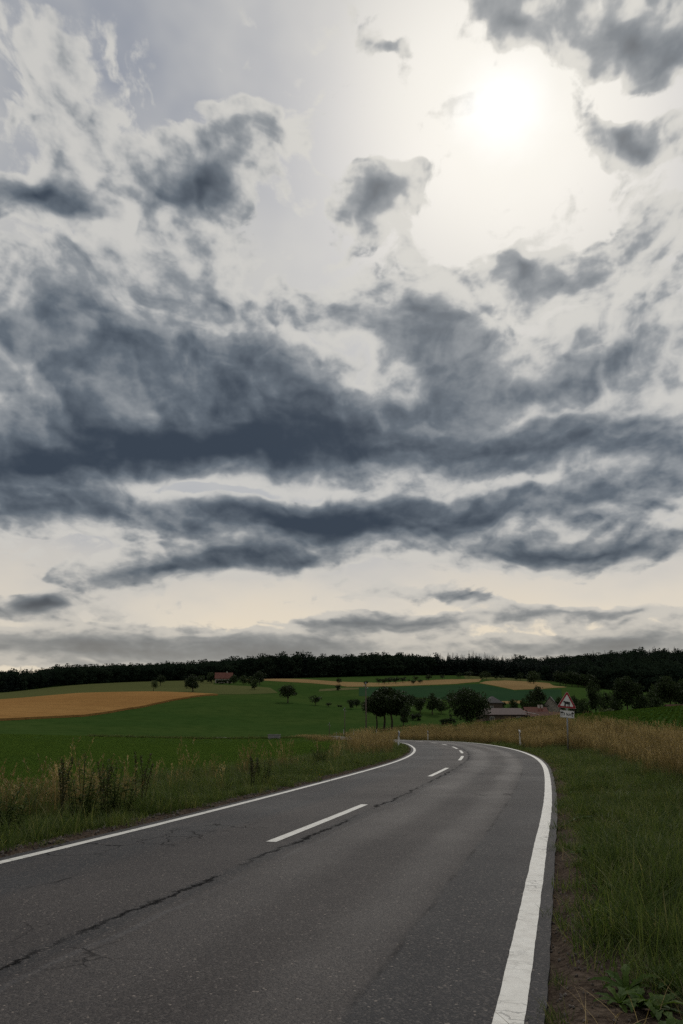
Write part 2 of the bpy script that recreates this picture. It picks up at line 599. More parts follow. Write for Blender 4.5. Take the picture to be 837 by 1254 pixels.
_cl = _catmull(_C)
_k = np.ones(41) / 41                              # iron out the spline
_pad = np.vstack([np.repeat(_cl[:1], 20, 0) + (np.arange(-20, 0)[:, None] * (_cl[1] - _cl[0])), _cl,
                  np.repeat(_cl[-1:], 20, 0) + (np.arange(1, 21)[:, None] * (_cl[-1] - _cl[-2]))])
_cl = np.c_[np.convolve(_pad[:, 0], _k, 'valid'), np.convolve(_pad[:, 1], _k, 'valid')]
_tan = np.gradient(_cl, axis=0)
_tan /= np.linalg.norm(_tan, axis=1)[:, None]
_nor = np.c_[_tan[:, 1], -_tan[:, 0]]               # to the right
_s = np.r_[0, np.cumsum(np.linalg.norm(np.diff(_cl, axis=0), axis=1))]
_s -= np.interp(0.0, _cl[:, 1], _s)                 # s = 0 abreast of the camera


def half_left(y):
    return np.interp(y, [0, 10, 30, 50, 70, 110], [2.05, 2.05, 2.25, 2.5, 2.6, 2.6])


def half_right(y):
    return np.interp(y, [0, 10, 30, 50, 70, 110], [3.12, 3.0, 3.0, 3.05, 2.95, 2.9])


def road_coord(x, y):
    """s along, t across (right positive), distance beyond the tarmac edge."""
    p = np.c_[np.ravel(x), np.ravel(y)]
    s, t = np.empty(len(p)), np.empty(len(p))
    sub = slice(None, None, 3)
    c = _cl[sub]
    for i in range(0, len(p), 4000):
        q = p[i:i + 4000]
        j = ((q[:, None] - c[None]) ** 2).sum(-1).argmin(1)
        dv = q - c[j]
        s[i:i + 4000] = _s[sub][j] + (dv * _tan[sub][j]).sum(1)
        t[i:i + 4000] = (dv * _nor[sub][j]).sum(1)
    yc = np.interp(s, _s, _cl[:, 1])
    beyond = np.maximum(t - half_right(yc) - 0.16, -t - half_left(yc) - 0.16)
    return s, t, beyond


def nz(x, y, sc, seed=0.0):
    return np.array([mnoise.noise((a * sc + seed, b * sc - seed, seed * 1.7)) for a, b in zip(np.ravel(x), np.ravel(y))])


def land(x, y):
    x, y = np.ravel(np.asarray(x, float)), np.ravel(np.asarray(y, float))
    z = land_raw(x, y)
    near = (y > -60) & (y < 300) & (np.abs(x) < 90)
    if near.any():
        s, t, b = road_coord(x[near], y[near])
        zr = road_level(x[near], y[near]) - 0.03
        zr = zr + 0.05 * sstep(b, 0.02, 0.16) * (1 - sstep(y[near], 25, 45))
        k = sstep(b, 0.25, 6.0)
        ditch = -0.10 * np.exp(-((b - 1.6) / 0.7) ** 2) * (t < 0)
        z[near] = zr * (1 - k) + z[near] * k + ditch
    return z


def land1(x, y):
    return float(land([x], [y])[0])


# ------------------------------------------------------------------ ground sheet
def ground_material():
    m, n = material('meadow_ground')
    p = n.new('ShaderNodeTexCoord').outputs['Object']
    soil = n.attr('soil')
    verge = n.attr('verge')
    big = n.noise(p, 0.02, 4, 0.55)
    mid = n.noise(p, 0.22, 5, 0.6)
    fine = n.noise(p, 5.0, 5, 0.65)
    g = n.mix(n.smooth(big, 0.35, 0.65), (0.029, 0.058, 0.015), (0.041, 0.068, 0.018))
    g = n.mix(n.smooth(mid, 0.4, 0.7, 0.0, 0.6), g, (0.019, 0.043, 0.010))
    g = n.mix(n.smooth(fine, 0.4, 0.75, 0.0, 0.55), g, (0.044, 0.068, 0.016))
    v = n.mix(fine, (0.040, 0.043, 0.017), (0.075, 0.062, 0.028))
    g = n.mix(verge, g, v)
    sp = n.noise(p, 22.0, 6, 0.68)
    clod = n.voronoi(p, 26.0, 'F1', 2)
    d = n.mix(n.smooth(sp, 0.3, 0.7), (0.036, 0.027, 0.021), (0.105, 0.082, 0.064))
    d = n.mix(n.smooth(n.noise(p, 3.0, 4, 0.6), 0.4, 0.7, 0, 0.6), d, (0.040, 0.030, 0.024))
    c = n.mix(n.smooth(n.math('ADD', soil, n.math('MULTIPLY', n.math('SUBTRACT', n.noise(p, 4.0, 5, 0.65), 0.5), 1.0)), 0.35, 0.65), g, d)
    h = n.math('ADD', n.math('MULTIPLY', sp, 0.6), n.math('MULTIPLY', clod, -0.5))
    finish(n, principled(n, c, 0.95, 0.0, bump(n, h, 0.9, 0.03)))
    return m


def build_ground():
    a_in = np.radians(np.linspace(-33, 33, 300))
    a_out = np.radians(np.linspace(33, 327, 62))[1:-1]
    ang = np.r_[a_in, a_out]
    rad = np.r_[0.0, np.geomspace(1.2, 140, 300), np.geomspace(140, 1800, 120)[1:], [2600, 4000, 7000]]
    na, nr = len(ang), len(rad)
    rr, aa = np.meshgrid(rad[1:], ang, indexing='ij')
    x = np.r_[0, (rr * np.sin(aa)).ravel()]
    y = np.r_[0, (rr * np.cos(aa)).ravel()]
    z = land(x, y)
    s, t, b = road_coord(x, y)
    r = np.hypot(x, y)
    nearm = (r < 45) & (b > 0.05)
    idx = np.where(nearm)[0]
    amp = np.clip((b[idx] - 0.05) / 0.5, 0, 1)
    z[idx] += amp * (0.030 * nz(x[idx], y[idx], 1.7, 3.1) + 0.014 * nz(x[idx], y[idx], 7.0, 5.7))
    verts = np.c_[x, y, z]
    f = [(0, 1 + k, 1 + (k + 1) % na) for k in range(na)]
    i, k = np.meshgrid(np.arange(nr - 2), np.arange(na), indexing='ij')
    i, k = i.ravel(), k.ravel()
    k2 = (k + 1) % na
    quads = np.c_[1 + i * na + k, 1 + (i + 1) * na + k, 1 + (i + 1) * na + k2, 1 + i * na + k2]
    o = mesh_obj('ground', verts, [tuple(q[::-1]) for q in f] + quads[:, ::-1].tolist(), ground_material(), smooth=True)
    right = t > 0
    bare = 0.95 - 0.3 * sstep(y, 7.0, 11.0)
    width = np.interp(y, [0, 4, 6, 9, 12], [1.0, 0.85, 0.62, 0.28, 0.16])
    soil_r = bare * (1 - sstep(b, width * 0.55, width + 0.15))
    soil_l = 0.85 * (1 - sstep(b, 0.22, 0.5))
    soil = np.where(right, soil_r, soil_l) * (r < 120)
    set_attr(o.data, 'soil', soil)
    set_attr(o.data, 'verge', (1 - sstep(b, 3.0, 5.0)) * (y < 110) * (y > -50) * 0.8)
    # make sure the sheet faces up
    me = o.data
    if me.polygons[500].normal.z < 0:
        me.flip_normals()
    return tag(o, kind='structure')


build_ground()


# ------------------------------------------------------------------ road
def road_material():
    m, n = material('worn_asphalt')
    uv = n.new('ShaderNodeUVMap', uv_map='st').outputs[0]
    s, t, _ = n.sep(uv)
    big = n.noise(uv, 0.35, 4, 0.6)
    streak = n.noise(n.vmath('MULTIPLY', uv, (0.09, 1.5, 1)), 1.0, 5, 0.6)
    wob = n.math('MULTIPLY', n.math('SUBTRACT', n.noise(uv, 1.3, 5, 0.62), 0.5), 0.30)
    wob_s = n.math('MULTIPLY', n.math('SUBTRACT', n.noise(uv, 0.16, 3, 0.5), 0.5), 0.5)
    tw = n.math('ADD', t, n.math('ADD', wob, wob_s))
    # three strips laid or worn differently
    brown = (0.040, 0.033, 0.031)
    blue = (0.023, 0.025, 0.029)
    dark = (0.020, 0.020, 0.023)
    c = n.mix(n.smooth(tw, -1.15, -0.75), blue, brown)
    c = n.mix(n.smooth(n.math('ADD', t, n.math('MULTIPLY', wob, 0.35)), 2.28, 2.36), c, dark)
    c = n.mix(n.smooth(big, 0.3, 0.75, 0.0, 0.5), c, (0.027, 0.026, 0.028))
    c = n.mix(n.smooth(streak, 0.42, 0.75, 0.0, 0.5), c, (0.058, 0.051, 0.048))
    # sealed centre joint with an open, wandering crack in it
    jt = n.math('ADD', n.math('SUBTRACT', t, 0.33), n.math('ADD', n.math('MULTIPLY', wob, 0.55), n.math('MULTIPLY', wob_s, 0.35)))
    joint = n.smooth(n.math('ABSOLUTE', jt), 0.05, 0.15, 1.0, 0.0)
    patchy = n.smooth(n.noise(n.vmath('MULTIPLY', uv, (0.5, 2.0, 1)), 1.1, 4, 0.6), 0.36, 0.56)
    c = n.mix(n.math('MULTIPLY', n.math('MULTIPLY', joint, 0.78), patchy), c, (0.017, 0.018, 0.021))
    lip = n.smooth(n.math('ABSOLUTE', n.math('SUBTRACT', jt, 0.19)), 0.012, 0.05, 1.0, 0.0)
    c = n.mix(n.math('MULTIPLY', n.math('MULTIPLY', lip, 0.5), patchy), c, (0.095, 0.094, 0.098))
    ct = n.math('ADD', n.math('SUBTRACT', t, 0.28), n.math('ADD', wob, n.math('MULTIPLY', n.math('SUBTRACT', n.noise(uv, 5.0, 5, 0.75), 0.5), 0.30)))
    crack = n.smooth(n.math('ABSOLUTE', ct), 0.006, 0.040, 0.92, 0.0)
    crack = n.math('MULTIPLY', crack, n.smooth(n.noise(uv, 0.8, 3, 0.6), 0.36, 0.52))
    # joint beside the right edge strip
    et = n.math('ADD', n.math('SUBTRACT', t, 2.32), n.math('MULTIPLY', wob, 0.35))
    crack2 = n.math('MULTIPLY', n.smooth(n.math('ABSOLUTE', et), 0.004, 0.03, 1.0, 0.0), n.smooth(n.noise(uv, 1.6, 3, 0.6), 0.42, 0.70, 0.0, 0.5))
    lt = n.math('ADD', n.math('ADD', t, 0.95), n.math('ADD', wob, wob_s))
    crack3 = n.math('MULTIPLY', n.smooth(n.math('ABSOLUTE', lt), 0.004, 0.025, 1.0, 0.0), n.smooth(n.noise(uv, 1.2, 3, 0.6), 0.5, 0.7, 0.0, 0.7))
    craze = n.voronoi(n.vmath('ADD', uv, n.vmath('SCALE', n.noise(uv, 2.0, 3, 0.6, color=True), 0.5)), 1.6, 'DISTANCE_TO_EDGE')
    craze = n.math('MULTIPLY', n.smooth(craze, 0.004, 0.022, 1.0, 0.0), n.smooth(n.noise(uv, 0.31, 3, 0.6), 0.56, 0.66, 0.0, 0.75))
    allc = n.math('MAXIMUM', n.math('MAXIMUM', crack, crack2), n.math('MAXIMUM', craze, crack3))
    # patches of fresh tar on the outer lane of the bend
    blot = n.math('MULTIPLY', n.smooth(n.math('ABSOLUTE', n.math('SUBTRACT', s, 25.5)), 2.0, 7.0, 1.0, 0.0),
                  n.smooth(n.math('ABSOLUTE', n.math('SUBTRACT', t, 1.5)), 0.4, 1.3, 1.0, 0.0))
    blot = n.math('MULTIPLY', blot, n.smooth(n.noise(n.vmath('MULTIPLY', uv, (0.5, 1.5, 1)), 1.0, 6, 0.65), 0.46, 0.60, 0.0, 0.7))
    c = n.mix(blot, c, (0.018, 0.018, 0.020))
    wheel = n.math('MAXIMUM', n.smooth(n.math('ABSOLUTE', n.math('SUBTRACT', tw, 0.85)), 0.1, 0.5, 1.0, 0.0), n.smooth(n.math('ABSOLUTE', n.math('SUBTRACT', tw, 2.0)), 0.05, 0.4, 1.0, 0.0))
    c = n.mix(n.math('MULTIPLY', wheel, 0.30), c, (0.058, 0.049, 0.045))
    # stone grain
    vo = n.new('ShaderNodeTexVoronoi')
    n.put(vo.inputs['Vector'], uv)
    vo.inputs['Scale'].default_value = 85.0
    vr, vg, vb = n.sep(vo.outputs['Color'])
    g2 = n.noise(uv, 38.0, 4, 0.75)
    c = n.mix(n.smooth(vr, 0.55, 1.0, 0.0, 0.75), c, (0.098, 0.086, 0.080))
    c = n.mix(n.smooth(vg, 0.5, 1.0, 0.0, 0.70), c, (0.013, 0.012, 0.014))
    c = n.mix(n.smooth(g2, 0.45, 0.7, 0.0, 0.6), c, (0.018, 0.017, 0.019))
    c = n.mix(n.math('MULTIPLY', n.smooth(vb, 0.990, 0.995), 0.6), c, (0.26, 0.22, 0.19))
    c = n.mix(n.math('MULTIPLY', allc, 0.95), c, (0.004, 0.004, 0.005))
    h = n.math('ADD', n.math('MULTIPLY', vo.outputs['Distance'], -0.6), n.math('MULTIPLY', g2, 0.7))
    h = n.math('ADD', h, n.math('MULTIPLY', allc, -2.2))
    rough = n.math('SUBTRACT', n.lin(big, 0.3, 0.7, 0.72, 0.84), n.math('MULTIPLY', wheel, 0.08))
    finish(n, principled(n, c, rough, n.math('MULTIPLY', n.math('SUBTRACT', 1.0, allc), 0.2), bump(n, h, 0.85, 0.007)))
    return m


def paint_material():
    m, n = material('road_paint')
    uv = n.new('ShaderNodeUVMap', uv_map='st').outputs[0]
    a = n.noise(uv, 9.0, 5, 0.65)
    tr = n.noise(n.vmath('MULTIPLY', uv, (14.0, 2.2, 1)), 1.0, 5, 0.72)
    ed = n.voronoi(n.vmath('ADD', n.vmath('MULTIPLY', uv, (9.0, 3.0, 1)), n.vmath('SCALE', n.noise(uv, 8.0, 3, 0.6, color=True), 1.2)), 1.0, 'DISTANCE_TO_EDGE')
    ck = n.math('MULTIPLY', n.smooth(ed, 0.01, 0.05, 1.0, 0.0), n.smooth(n.noise(uv, 1.4, 3, 0.6), 0.42, 0.65))
    c = n.mix(n.smooth(a, 0.35, 0.7, 0, 0.6), (0.60, 0.59, 0.55), (0.44, 0.42, 0.38))
    c = n.mix(n.smooth(tr, 0.60, 0.70, 0.0, 0.75), c, (0.16, 0.15, 0.14))
    c = n.mix(n.math('MULTIPLY', ck, 0.6), c, (0.10, 0.10, 0.10))
    sp = n.noise(uv, 70.0, 3, 0.6)
    c = n.mix(n.smooth(sp, 0.62, 0.75, 0.0, 0.5), c, (0.2, 0.19, 0.18))
    finish(n, principled(n, c, 0.6, 0.35, bump(n, n.math('ADD', a, n.math('MULTIPLY', ck, -1.0)), 0.5, 0.006)))
    return m


def strip(name, s0, s1, lo, hi, lift, mat, parent=None, step=0.4, cols=2, rag=0.0, seed=1.0, thick=0.0):
    """Sheet that follows the road between two offsets (functions of y)."""
    st = np.arange(s0, s1 + 1e-6, step)
    if st[-1] < s1 - 1e-3:
        st = np.r_[st, s1]
    cx, cy = np.interp(st, _s, _cl[:, 0]), np.interp(st, _s, _cl[:, 1])
    nx, ny = np.interp(st, _s, _nor[:, 0]), np.interp(st, _s, _nor[:, 1])
    a, b = lo(cy) * np.ones(len(st)), hi(cy) * np.ones(len(st))
    if rag:
        ja = np.array([mnoise.noise((q * 2.1, seed, 0)) + 0.6 * mnoise.noise((q * 9.0, seed, 3)) for q in st])
        jb = np.array([mnoise.noise((q * 2.1, seed, 7)) + 0.6 * mnoise.noise((q * 9.0, seed, 9)) for q in st])
        a, b = a + ja * rag, b + jb * rag
    V, UV = [], []
    for k in range(cols):
        w = k / (cols - 1)
        t = a * (1 - w) + b * w
        x, y = cx + nx * t, cy + ny * t
        z = road_level(x, y) + lift
        V.append(np.c_[x, y, z]); UV.append(np.c_[st, t])
    if thick:                                      # turned-down edges
        V = [V[0] - (0, 0, thick)] + V + [V[-1] - (0, 0, thick)]
        UV = [UV[0]] + UV + [UV[-1]]
    nc = len(V)
    V, UV = np.stack(V, 1).reshape(-1, 3), np.stack(UV, 1).reshape(-1, 2)
    F = [(i * nc + k, i * nc + k + 1, (i + 1) * nc + k + 1, (i + 1) * nc + k) for i in range(len(st) - 1) for k in range(nc - 1)]
    me = mesh_data(name, V, F, mat)
    ul = me.uv_layers.new(name='st')
    li = np.empty(len(me.loops), dtype=np.int32)
    me.loops.foreach_get('vertex_index', li)
    ul.data.foreach_set('uv', UV[li].ravel().astype(np.float32))
    return link(bpy.data.objects.new(name, me), parent)


ASPHALT, PAINT = road_material(), paint_material()
road = strip('road', -24, 196, lambda y: -half_left(y) - 0.20, lambda y: half_right(y) + 0.16, 0.0, ASPHALT, step=0.10, cols=9, rag=0.012, thick=0.07)
tag(road, kind='structure')
_LW = 0.07
strip('edge_line', -20, 195, lambda y: half_right(y) - _LW, lambda y: half_right(y) + _LW, 0.004, PAINT, road, 0.06, 2, 0.006, 4.0)
strip('edge_line', -20, 195, lambda y: -half_left(y) - _LW * .85, lambda y: -half_left(y) + _LW * .85, 0.004, PAINT, road, 0.06, 2, 0.006, 8.0)
for y0, y1 in ((9.45, 13.75), (21.1, 25.2), (30.6, 34.7), (38.2, 42.3), (45.4, 49.6), (54.2, 57.8), (61.5, 65), (70, 74), (80, 84), (91, 95)):
    _a, _b = np.interp([y0, y1], _cl[:, 1], _s)
    strip('lane_dash', _a, _b, lambda y: -0.062, lambda y: 0.062, 0.004, PAINT, road, 0.1, 2, 0.003, y0)


# ------------------------------------------------------------------ fields
def field_material(name, a, b, row=None, scale=1.0, rough=0.95):
    m, n = material(name)
    p = n.new('ShaderNodeTexCoord').outputs['Object']
    big = n.noise(p, 0.016 * scale, 4, 0.6)
    mid = n.noise(p, 0.25 * scale, 6, 0.65)
    fine = n.noise(p, 2.5, 4, 0.7)
    c = n.mix(n.smooth(n.math('ADD', n.math('MULTIPLY', big, 0.7), n.math('MULTIPLY', mid, 0.5)), 0.42, 0.78), a, b)
    c = n.mix(n.smooth(fine, 0.4, 0.7, 0.0, 0.45), c, [x * 0.55 for x in a])
    if row:
        rx, ry, period, depth = row
        x, y, z = n.sep(p)
        r = n.math('ADD', n.math('MULTIPLY', x, rx), n.math('MULTIPLY', y, ry))
        r = n.math('ADD', r, n.math('MULTIPLY', n.noise(p, 0.05, 2), 2.0))
        w = n.math('PINGPONG', r, period / 2)
        c = n.mix(n.smooth(w, 0.25, 0.8, depth, 0.0), c, [x * 0.45 for x in a])
    h = n.math('ADD', mid, n.math('MULTIPLY', fine, 0.5))
    finish(n, principled(n, c, rough, 0.0, bump(n, h, 0.8, 0.3)))
    return m


def in_poly(x, y, poly):
    inside = np.zeros(len(x), bool)
    n = len(poly)
    for i in range(n):
        x0, y0 = poly[i]
        x1, y1 = poly[(i + 1) % n]
        c = ((y0 > y) != (y1 > y))
        with np.errstate(divide='ignore', invalid='ignore'):
            c &= x < (x1 - x0) * (y - y0) / (y1 - y0 + 1e-12) + x0
        inside ^= c
    return inside


def field(name, outline, height, mat, grid=12.0, kind='structure', label=None, cat=None, jitter=0.0):
    """A crop or field as a low slab that follows the land, with its own edge."""
    out = []
    for i, (x0, y0) in enumerate(outline):
        x1, y1 = outline[(i + 1) % len(outline)]
        k = max(1, int(math.hypot(x1 - x0, y1 - y0) / (grid * 0.5)))
        for j in range(k):
            t = j / k
            out.append((x0 + (x1 - x0) * t, y0 + (y1 - y0) * t))
    o = np.array(out)
    if jitter:
        o += np.c_[nz(o[:, 0], o[:, 1], 0.08, 2.2), nz(o[:, 0], o[:, 1], 0.08, 8.2)] * jitter
    gx, gy = np.meshgrid(np.arange(o[:, 0].min(), o[:, 0].max(), grid), np.arange(o[:, 1].min(), o[:, 1].max(), grid))
    gx, gy = gx.ravel() + grid * .2, gy.ravel() + grid * .2
    keep = in_poly(gx, gy, o)
    gx, gy = gx[keep], gy[keep]
    dist = np.sqrt(((np.c_[gx, gy][:, None] - o[None]) ** 2).sum(-1)).min(1) if len(gx) else np.array([])
    gx, gy = gx[dist > grid * .3], gy[dist > grid * .3]
    pts = [Vector(q) for q in o] + [Vector(q) for q in zip(gx, gy)]
    n = len(o)
    V, E, F, *_ = delaunay_2d_cdt(pts, [(i, (i + 1) % n) for i in range(n)], [], 1, 1e-4)
    V = np.array([tuple(q) for q in V])
    z = land(V[:, 0], V[:, 1])
    verts = [(a, b, c + height) for (a, b), c in zip(V, z)]
    faces = []
    for f in F:
        a, b, c = (V[i] for i in f[:3])
        faces.append(tuple(f) if (b[0] - a[0]) * (c[1] - a[1]) - (b[1] - a[1]) * (c[0] - a[0]) > 0 else tuple(reversed(f)))
    base = len(verts)
    verts += [(V[i][0], V[i][1], z[i] - 0.3) for i in range(n)]
    faces += [(i, (i + 1) % n, base + (i + 1) % n, base + i) for i in range(n)]
    ob = mesh_obj(name, verts, faces, mat)
    return tag(ob, label, cat, kind=kind)


def sight(pts):
    """Outline corners given as bearing, height angle and guessed range; solved on the land."""
    res = []
    for u, v, d0 in pts:
        ds = np.linspace(d0 * 0.55, d0 * 1.6, 220)
        z = land(lay(u, ds), ds)
        vv = V_H - z / ds * F_PX
        i = np.argmin(np.abs(vv - v) + np.abs(ds - d0) / d0 * 0.6)
        res.append((float(lay(u, ds[i])), float(ds[i])))
    return res


M_WHEAT = field_material('ripe_wheat', (0.235, 0.125, 0.044), (0.30, 0.17, 0.062), (0.35, 0.94, 14.0, 0.35))
M_STUBBLE = field_material('pale_stubble', (0.20, 0.135, 0.062), (0.26, 0.18, 0.085), (0.8, 0.6, 7.0, 0.3))
M_TEAL = field_material('maize_green', (0.022, 0.050, 0.024), (0.029, 0.060, 0.028), (0.9, 0.43, 6.0, 0.3))
M_OLIVE = field_material('dry_meadow', (0.070, 0.080, 0.030), (0.090, 0.095, 0.037))
M_HAY = field_material('mown_meadow', (0.115, 0.105, 0.050), (0.075, 0.085, 0.035))
M_GREEN = field_material('young_crop_green', (0.022, 0.050, 0.012), (0.034, 0.064, 0.016))

field('wheat_field', [(lay(-70, 190), 190), (lay(0, 203), 203), (lay(100, 222), 222), (lay(167, 248), 248), (lay(234, 292), 292), (lay(267, 322), 322),
                      (lay(187, 352), 352), (lay(94, 362), 362), (lay(0, 335), 335), (lay(-90, 300), 300)], 0.6, M_WHEAT, 9, jitter=1.5)
field('dry_meadow', [(lay(-80, 312), 312), (lay(0, 345), 345), (lay(94, 372), 372), (lay(187, 362), 362), (lay(268, 336), 336), (lay(300, 350), 350), (lay(340, 375), 375),
                     (lay(330, 420), 420), (lay(260, 470), 470), (lay(262, 615), 615), (lay(200, 596), 596), (lay(134, 550), 550), (lay(67, 511), 511), (lay(0, 478), 478), (lay(-80, 470), 470)], 0.10, M_OLIVE, 12)
_st = sight([(300, 834, 590), (324, 834.6, 580), (380, 837.6, 540), (427, 842, 480), (481, 841.3, 500), (514, 840.2, 520), (560, 838.6, 540), (589, 836, 560)]) + \
    sight([(592, 832.5, 630), (560, 833, 620), (520, 834.5, 600), (467, 837.4, 560), (420, 836, 560), (380, 833.4, 600), (324, 831.5, 630), (300, 831, 630)])
field('stubble_field', _st, 0.12, M_STUBBLE, 12)
_tn = sight([(589, 837.5, 540), (609, 841, 510), (631.5, 845.6, 470), (664, 844.5, 480), (697, 842.7, 500)]) + \
    sight([(676, 837.5, 560), (655, 836, 575), (622, 834.3, 590), (606, 834.6, 590)])
field('stubble_field', _tn, 0.13, M_STUBBLE, 12)
_te = sight([(440, 853, 400), (520, 855, 390), (560, 858, 380), (600, 861, 370), (640, 860, 380), (690, 858, 390), (690, 845, 480), (664, 845.5, 472), (632, 846.6, 462), (609, 842, 500), (589, 838.5, 530),
             (560, 840, 525), (514, 841.5, 508), (481, 842.5, 490), (440, 843, 475)])
field('maize_field', _te, 0.11, M_TEAL, 12)
_ol = sight([(610, 833.6, 600), (655, 835, 590), (684, 836, 580)]) + [(lay(684, 690), 690), (lay(640, 702), 702), (lay(570, 718), 718), (lay(572, 645), 645)]
field('dry_meadow', _ol, 0.12, M_OLIVE, 14)
_tr = sight([(733, 842.5, 500), (765, 842.8, 490), (800, 843.5, 480), (840, 845, 470), (840, 842, 520), (798, 840.5, 530), (760, 840, 540), (735, 840, 540)])
field('stubble_field', _tr, 0.14, M_STUBBLE, 12)
_tp = sight([(612, 862.5, 352), (640, 862, 355), (640, 858.8, 372), (612, 859.5, 370)])
field('stubble_patch', _tp, 0.14, M_STUBBLE, 8)
_h1 = sight([(390, 847.5, 400), (440, 845, 430), (452, 843.5, 455), (425, 843, 460), (392, 845, 430)])
field('mown_meadow', _h1, 0.07, M_HAY, 8)

# green row crop on the swell behind the right-hand verge
_crop = []
for _sv in np.arange(14, 96, 4.0):
    _i = np.searchsorted(_s, _sv)
    _off = half_right(_cl[_i, 1]) + np.interp(_sv, [14, 40, 70, 96], [8.0, 7.5, 6.0, 6.0])
    _crop.append(tuple(_cl[_i] + _nor[_i] * _off))
_crop += [(18, 116), (14, 140), (40, 150), (90, 150), (110, 110), (110, 40), (60, 8), (22, 8)]
field('crop_field', _crop, 0.22, M_GREEN, 4.0, jitter=0.4)


# ------------------------------------------------------------------ scattering (grass, stones, woods: what nobody could count)
def proto_collection(name, metas):
    c = bpy.data.collections.new(name)
    for k, me in enumerate(metas):
        c.objects.link(bpy.data.objects.new('%s_clump_%02d' % (name, k), me))
    return c


def scatter(name, label, cat, coll_meshes, pts, rot, scl, idx):
    """One object that carries a clump on each of its points."""
    pts = np.asarray(pts, float)
    me = mesh_data(name, pts, [], coll_meshes[0].materials[0])
    for nm, kind, arr in (('rot', 'FLOAT_VECTOR', rot), ('scl', 'FLOAT_VECTOR', scl)):
        a = me.attributes.new(nm, kind, 'POINT')
        a.data.foreach_set('vector', np.asarray(arr, np.float32).ravel())
    a = me.attributes.new('pick', 'INT', 'POINT')
    a.data.foreach_set('value', np.asarray(idx, np.int32))
    o = link(bpy.data.objects.new(name, me))
    tree = bpy.data.node_groups.new(name + '_scatter', 'GeometryNodeTree')
    tree.interface.new_socket('Geometry', in_out='INPUT', socket_type='NodeSocketGeometry')
    tree.interface.new_socket('Geometry', in_out='OUTPUT', socket_type='NodeSocketGeometry')
    N, L = tree.nodes, tree.links
    gi, go = N.new('NodeGroupInput'), N.new('NodeGroupOutput')
    ci = N.new('GeometryNodeCollectionInfo')
    ci.inputs['Collection'].default_value = proto_collection(name, coll_meshes)
    ci.inputs['Separate Children'].default_value = True
    ci.inputs['Reset Children'].default_value = True
    ip = N.new('GeometryNodeInstanceOnPoints')
    ip.inputs['Pick Instance'].default_value = True

    def named(nm, dt):
        q = N.new('GeometryNodeInputNamedAttribute')
        q.data_type = dt
        q.inputs['Name'].default_value = nm
        return q.outputs['Attribute']
    L.new(gi.outputs[0], ip.inputs['Points'])
    L.new(ci.outputs[0], ip.inputs['Instance'])
    L.new(named('pick', 'INT'), ip.inputs['Instance Index'])
    L.new(named('rot', 'FLOAT_VECTOR'), ip.inputs['Rotation'])
    L.new(named('scl', 'FLOAT_VECTOR'), ip.inputs['Scale'])
    L.new(ip.outputs[0], go.inputs[0])
    md = o.modifiers.new('scatter', 'NODES')
    md.node_group = tree
    return tag(o, label, cat, kind='stuff')


def blades(rng, count, spread, h0, h1, width, lean=0.5, curl=0.5, seg=3, tone=(0, 1)):
    """Tapered, bending grass blades: vertices, faces, tones."""
    V, F, T = [], [], []
    for _ in range(count):
        r, a = spread * math.sqrt(rng.random()), rng.random() * 6.283
        bx, by = r * math.cos(a), r * math.sin(a)
        h = h0 + (h1 - h0) * rng.random()
        d = rng.random() * 6.283
        ln = lean * rng.random() * h
        cu = curl * rng.random() * h
        w = width * (0.6 + 0.8 * rng.random())
        px, py = -math.sin(d) * w / 2, math.cos(d) * w / 2
        tn = tone[0] + (tone[1] - tone[0]) * rng.random()
        o = len(V)
        for k in range(seg + 1):
            t = k / seg
            x = bx + math.cos(d) * (ln * t + cu * t * t)
            y = by + math.sin(d) * (ln * t + cu * t * t)
            z = h * (t - 0.25 * (cu / max(h, 1e-3)) * t * t) - 0.01
            if k < seg:
                q = 1 - 0.75 * t
                V += [(x - px * q, y - py * q, z), (x + px * q, y + py * q, z)]
                T += [tn, tn]
            else:
                V.append((x, y, z)); T.append(tn)
        for k in range(seg - 1):
            F.append((o + 2 * k, o + 2 * k + 1, o + 2 * k + 3, o + 2 * k + 2))
        F.append((o + 2 * seg - 2, o + 2 * seg - 1, o + 2 * seg))
    return V, F, T


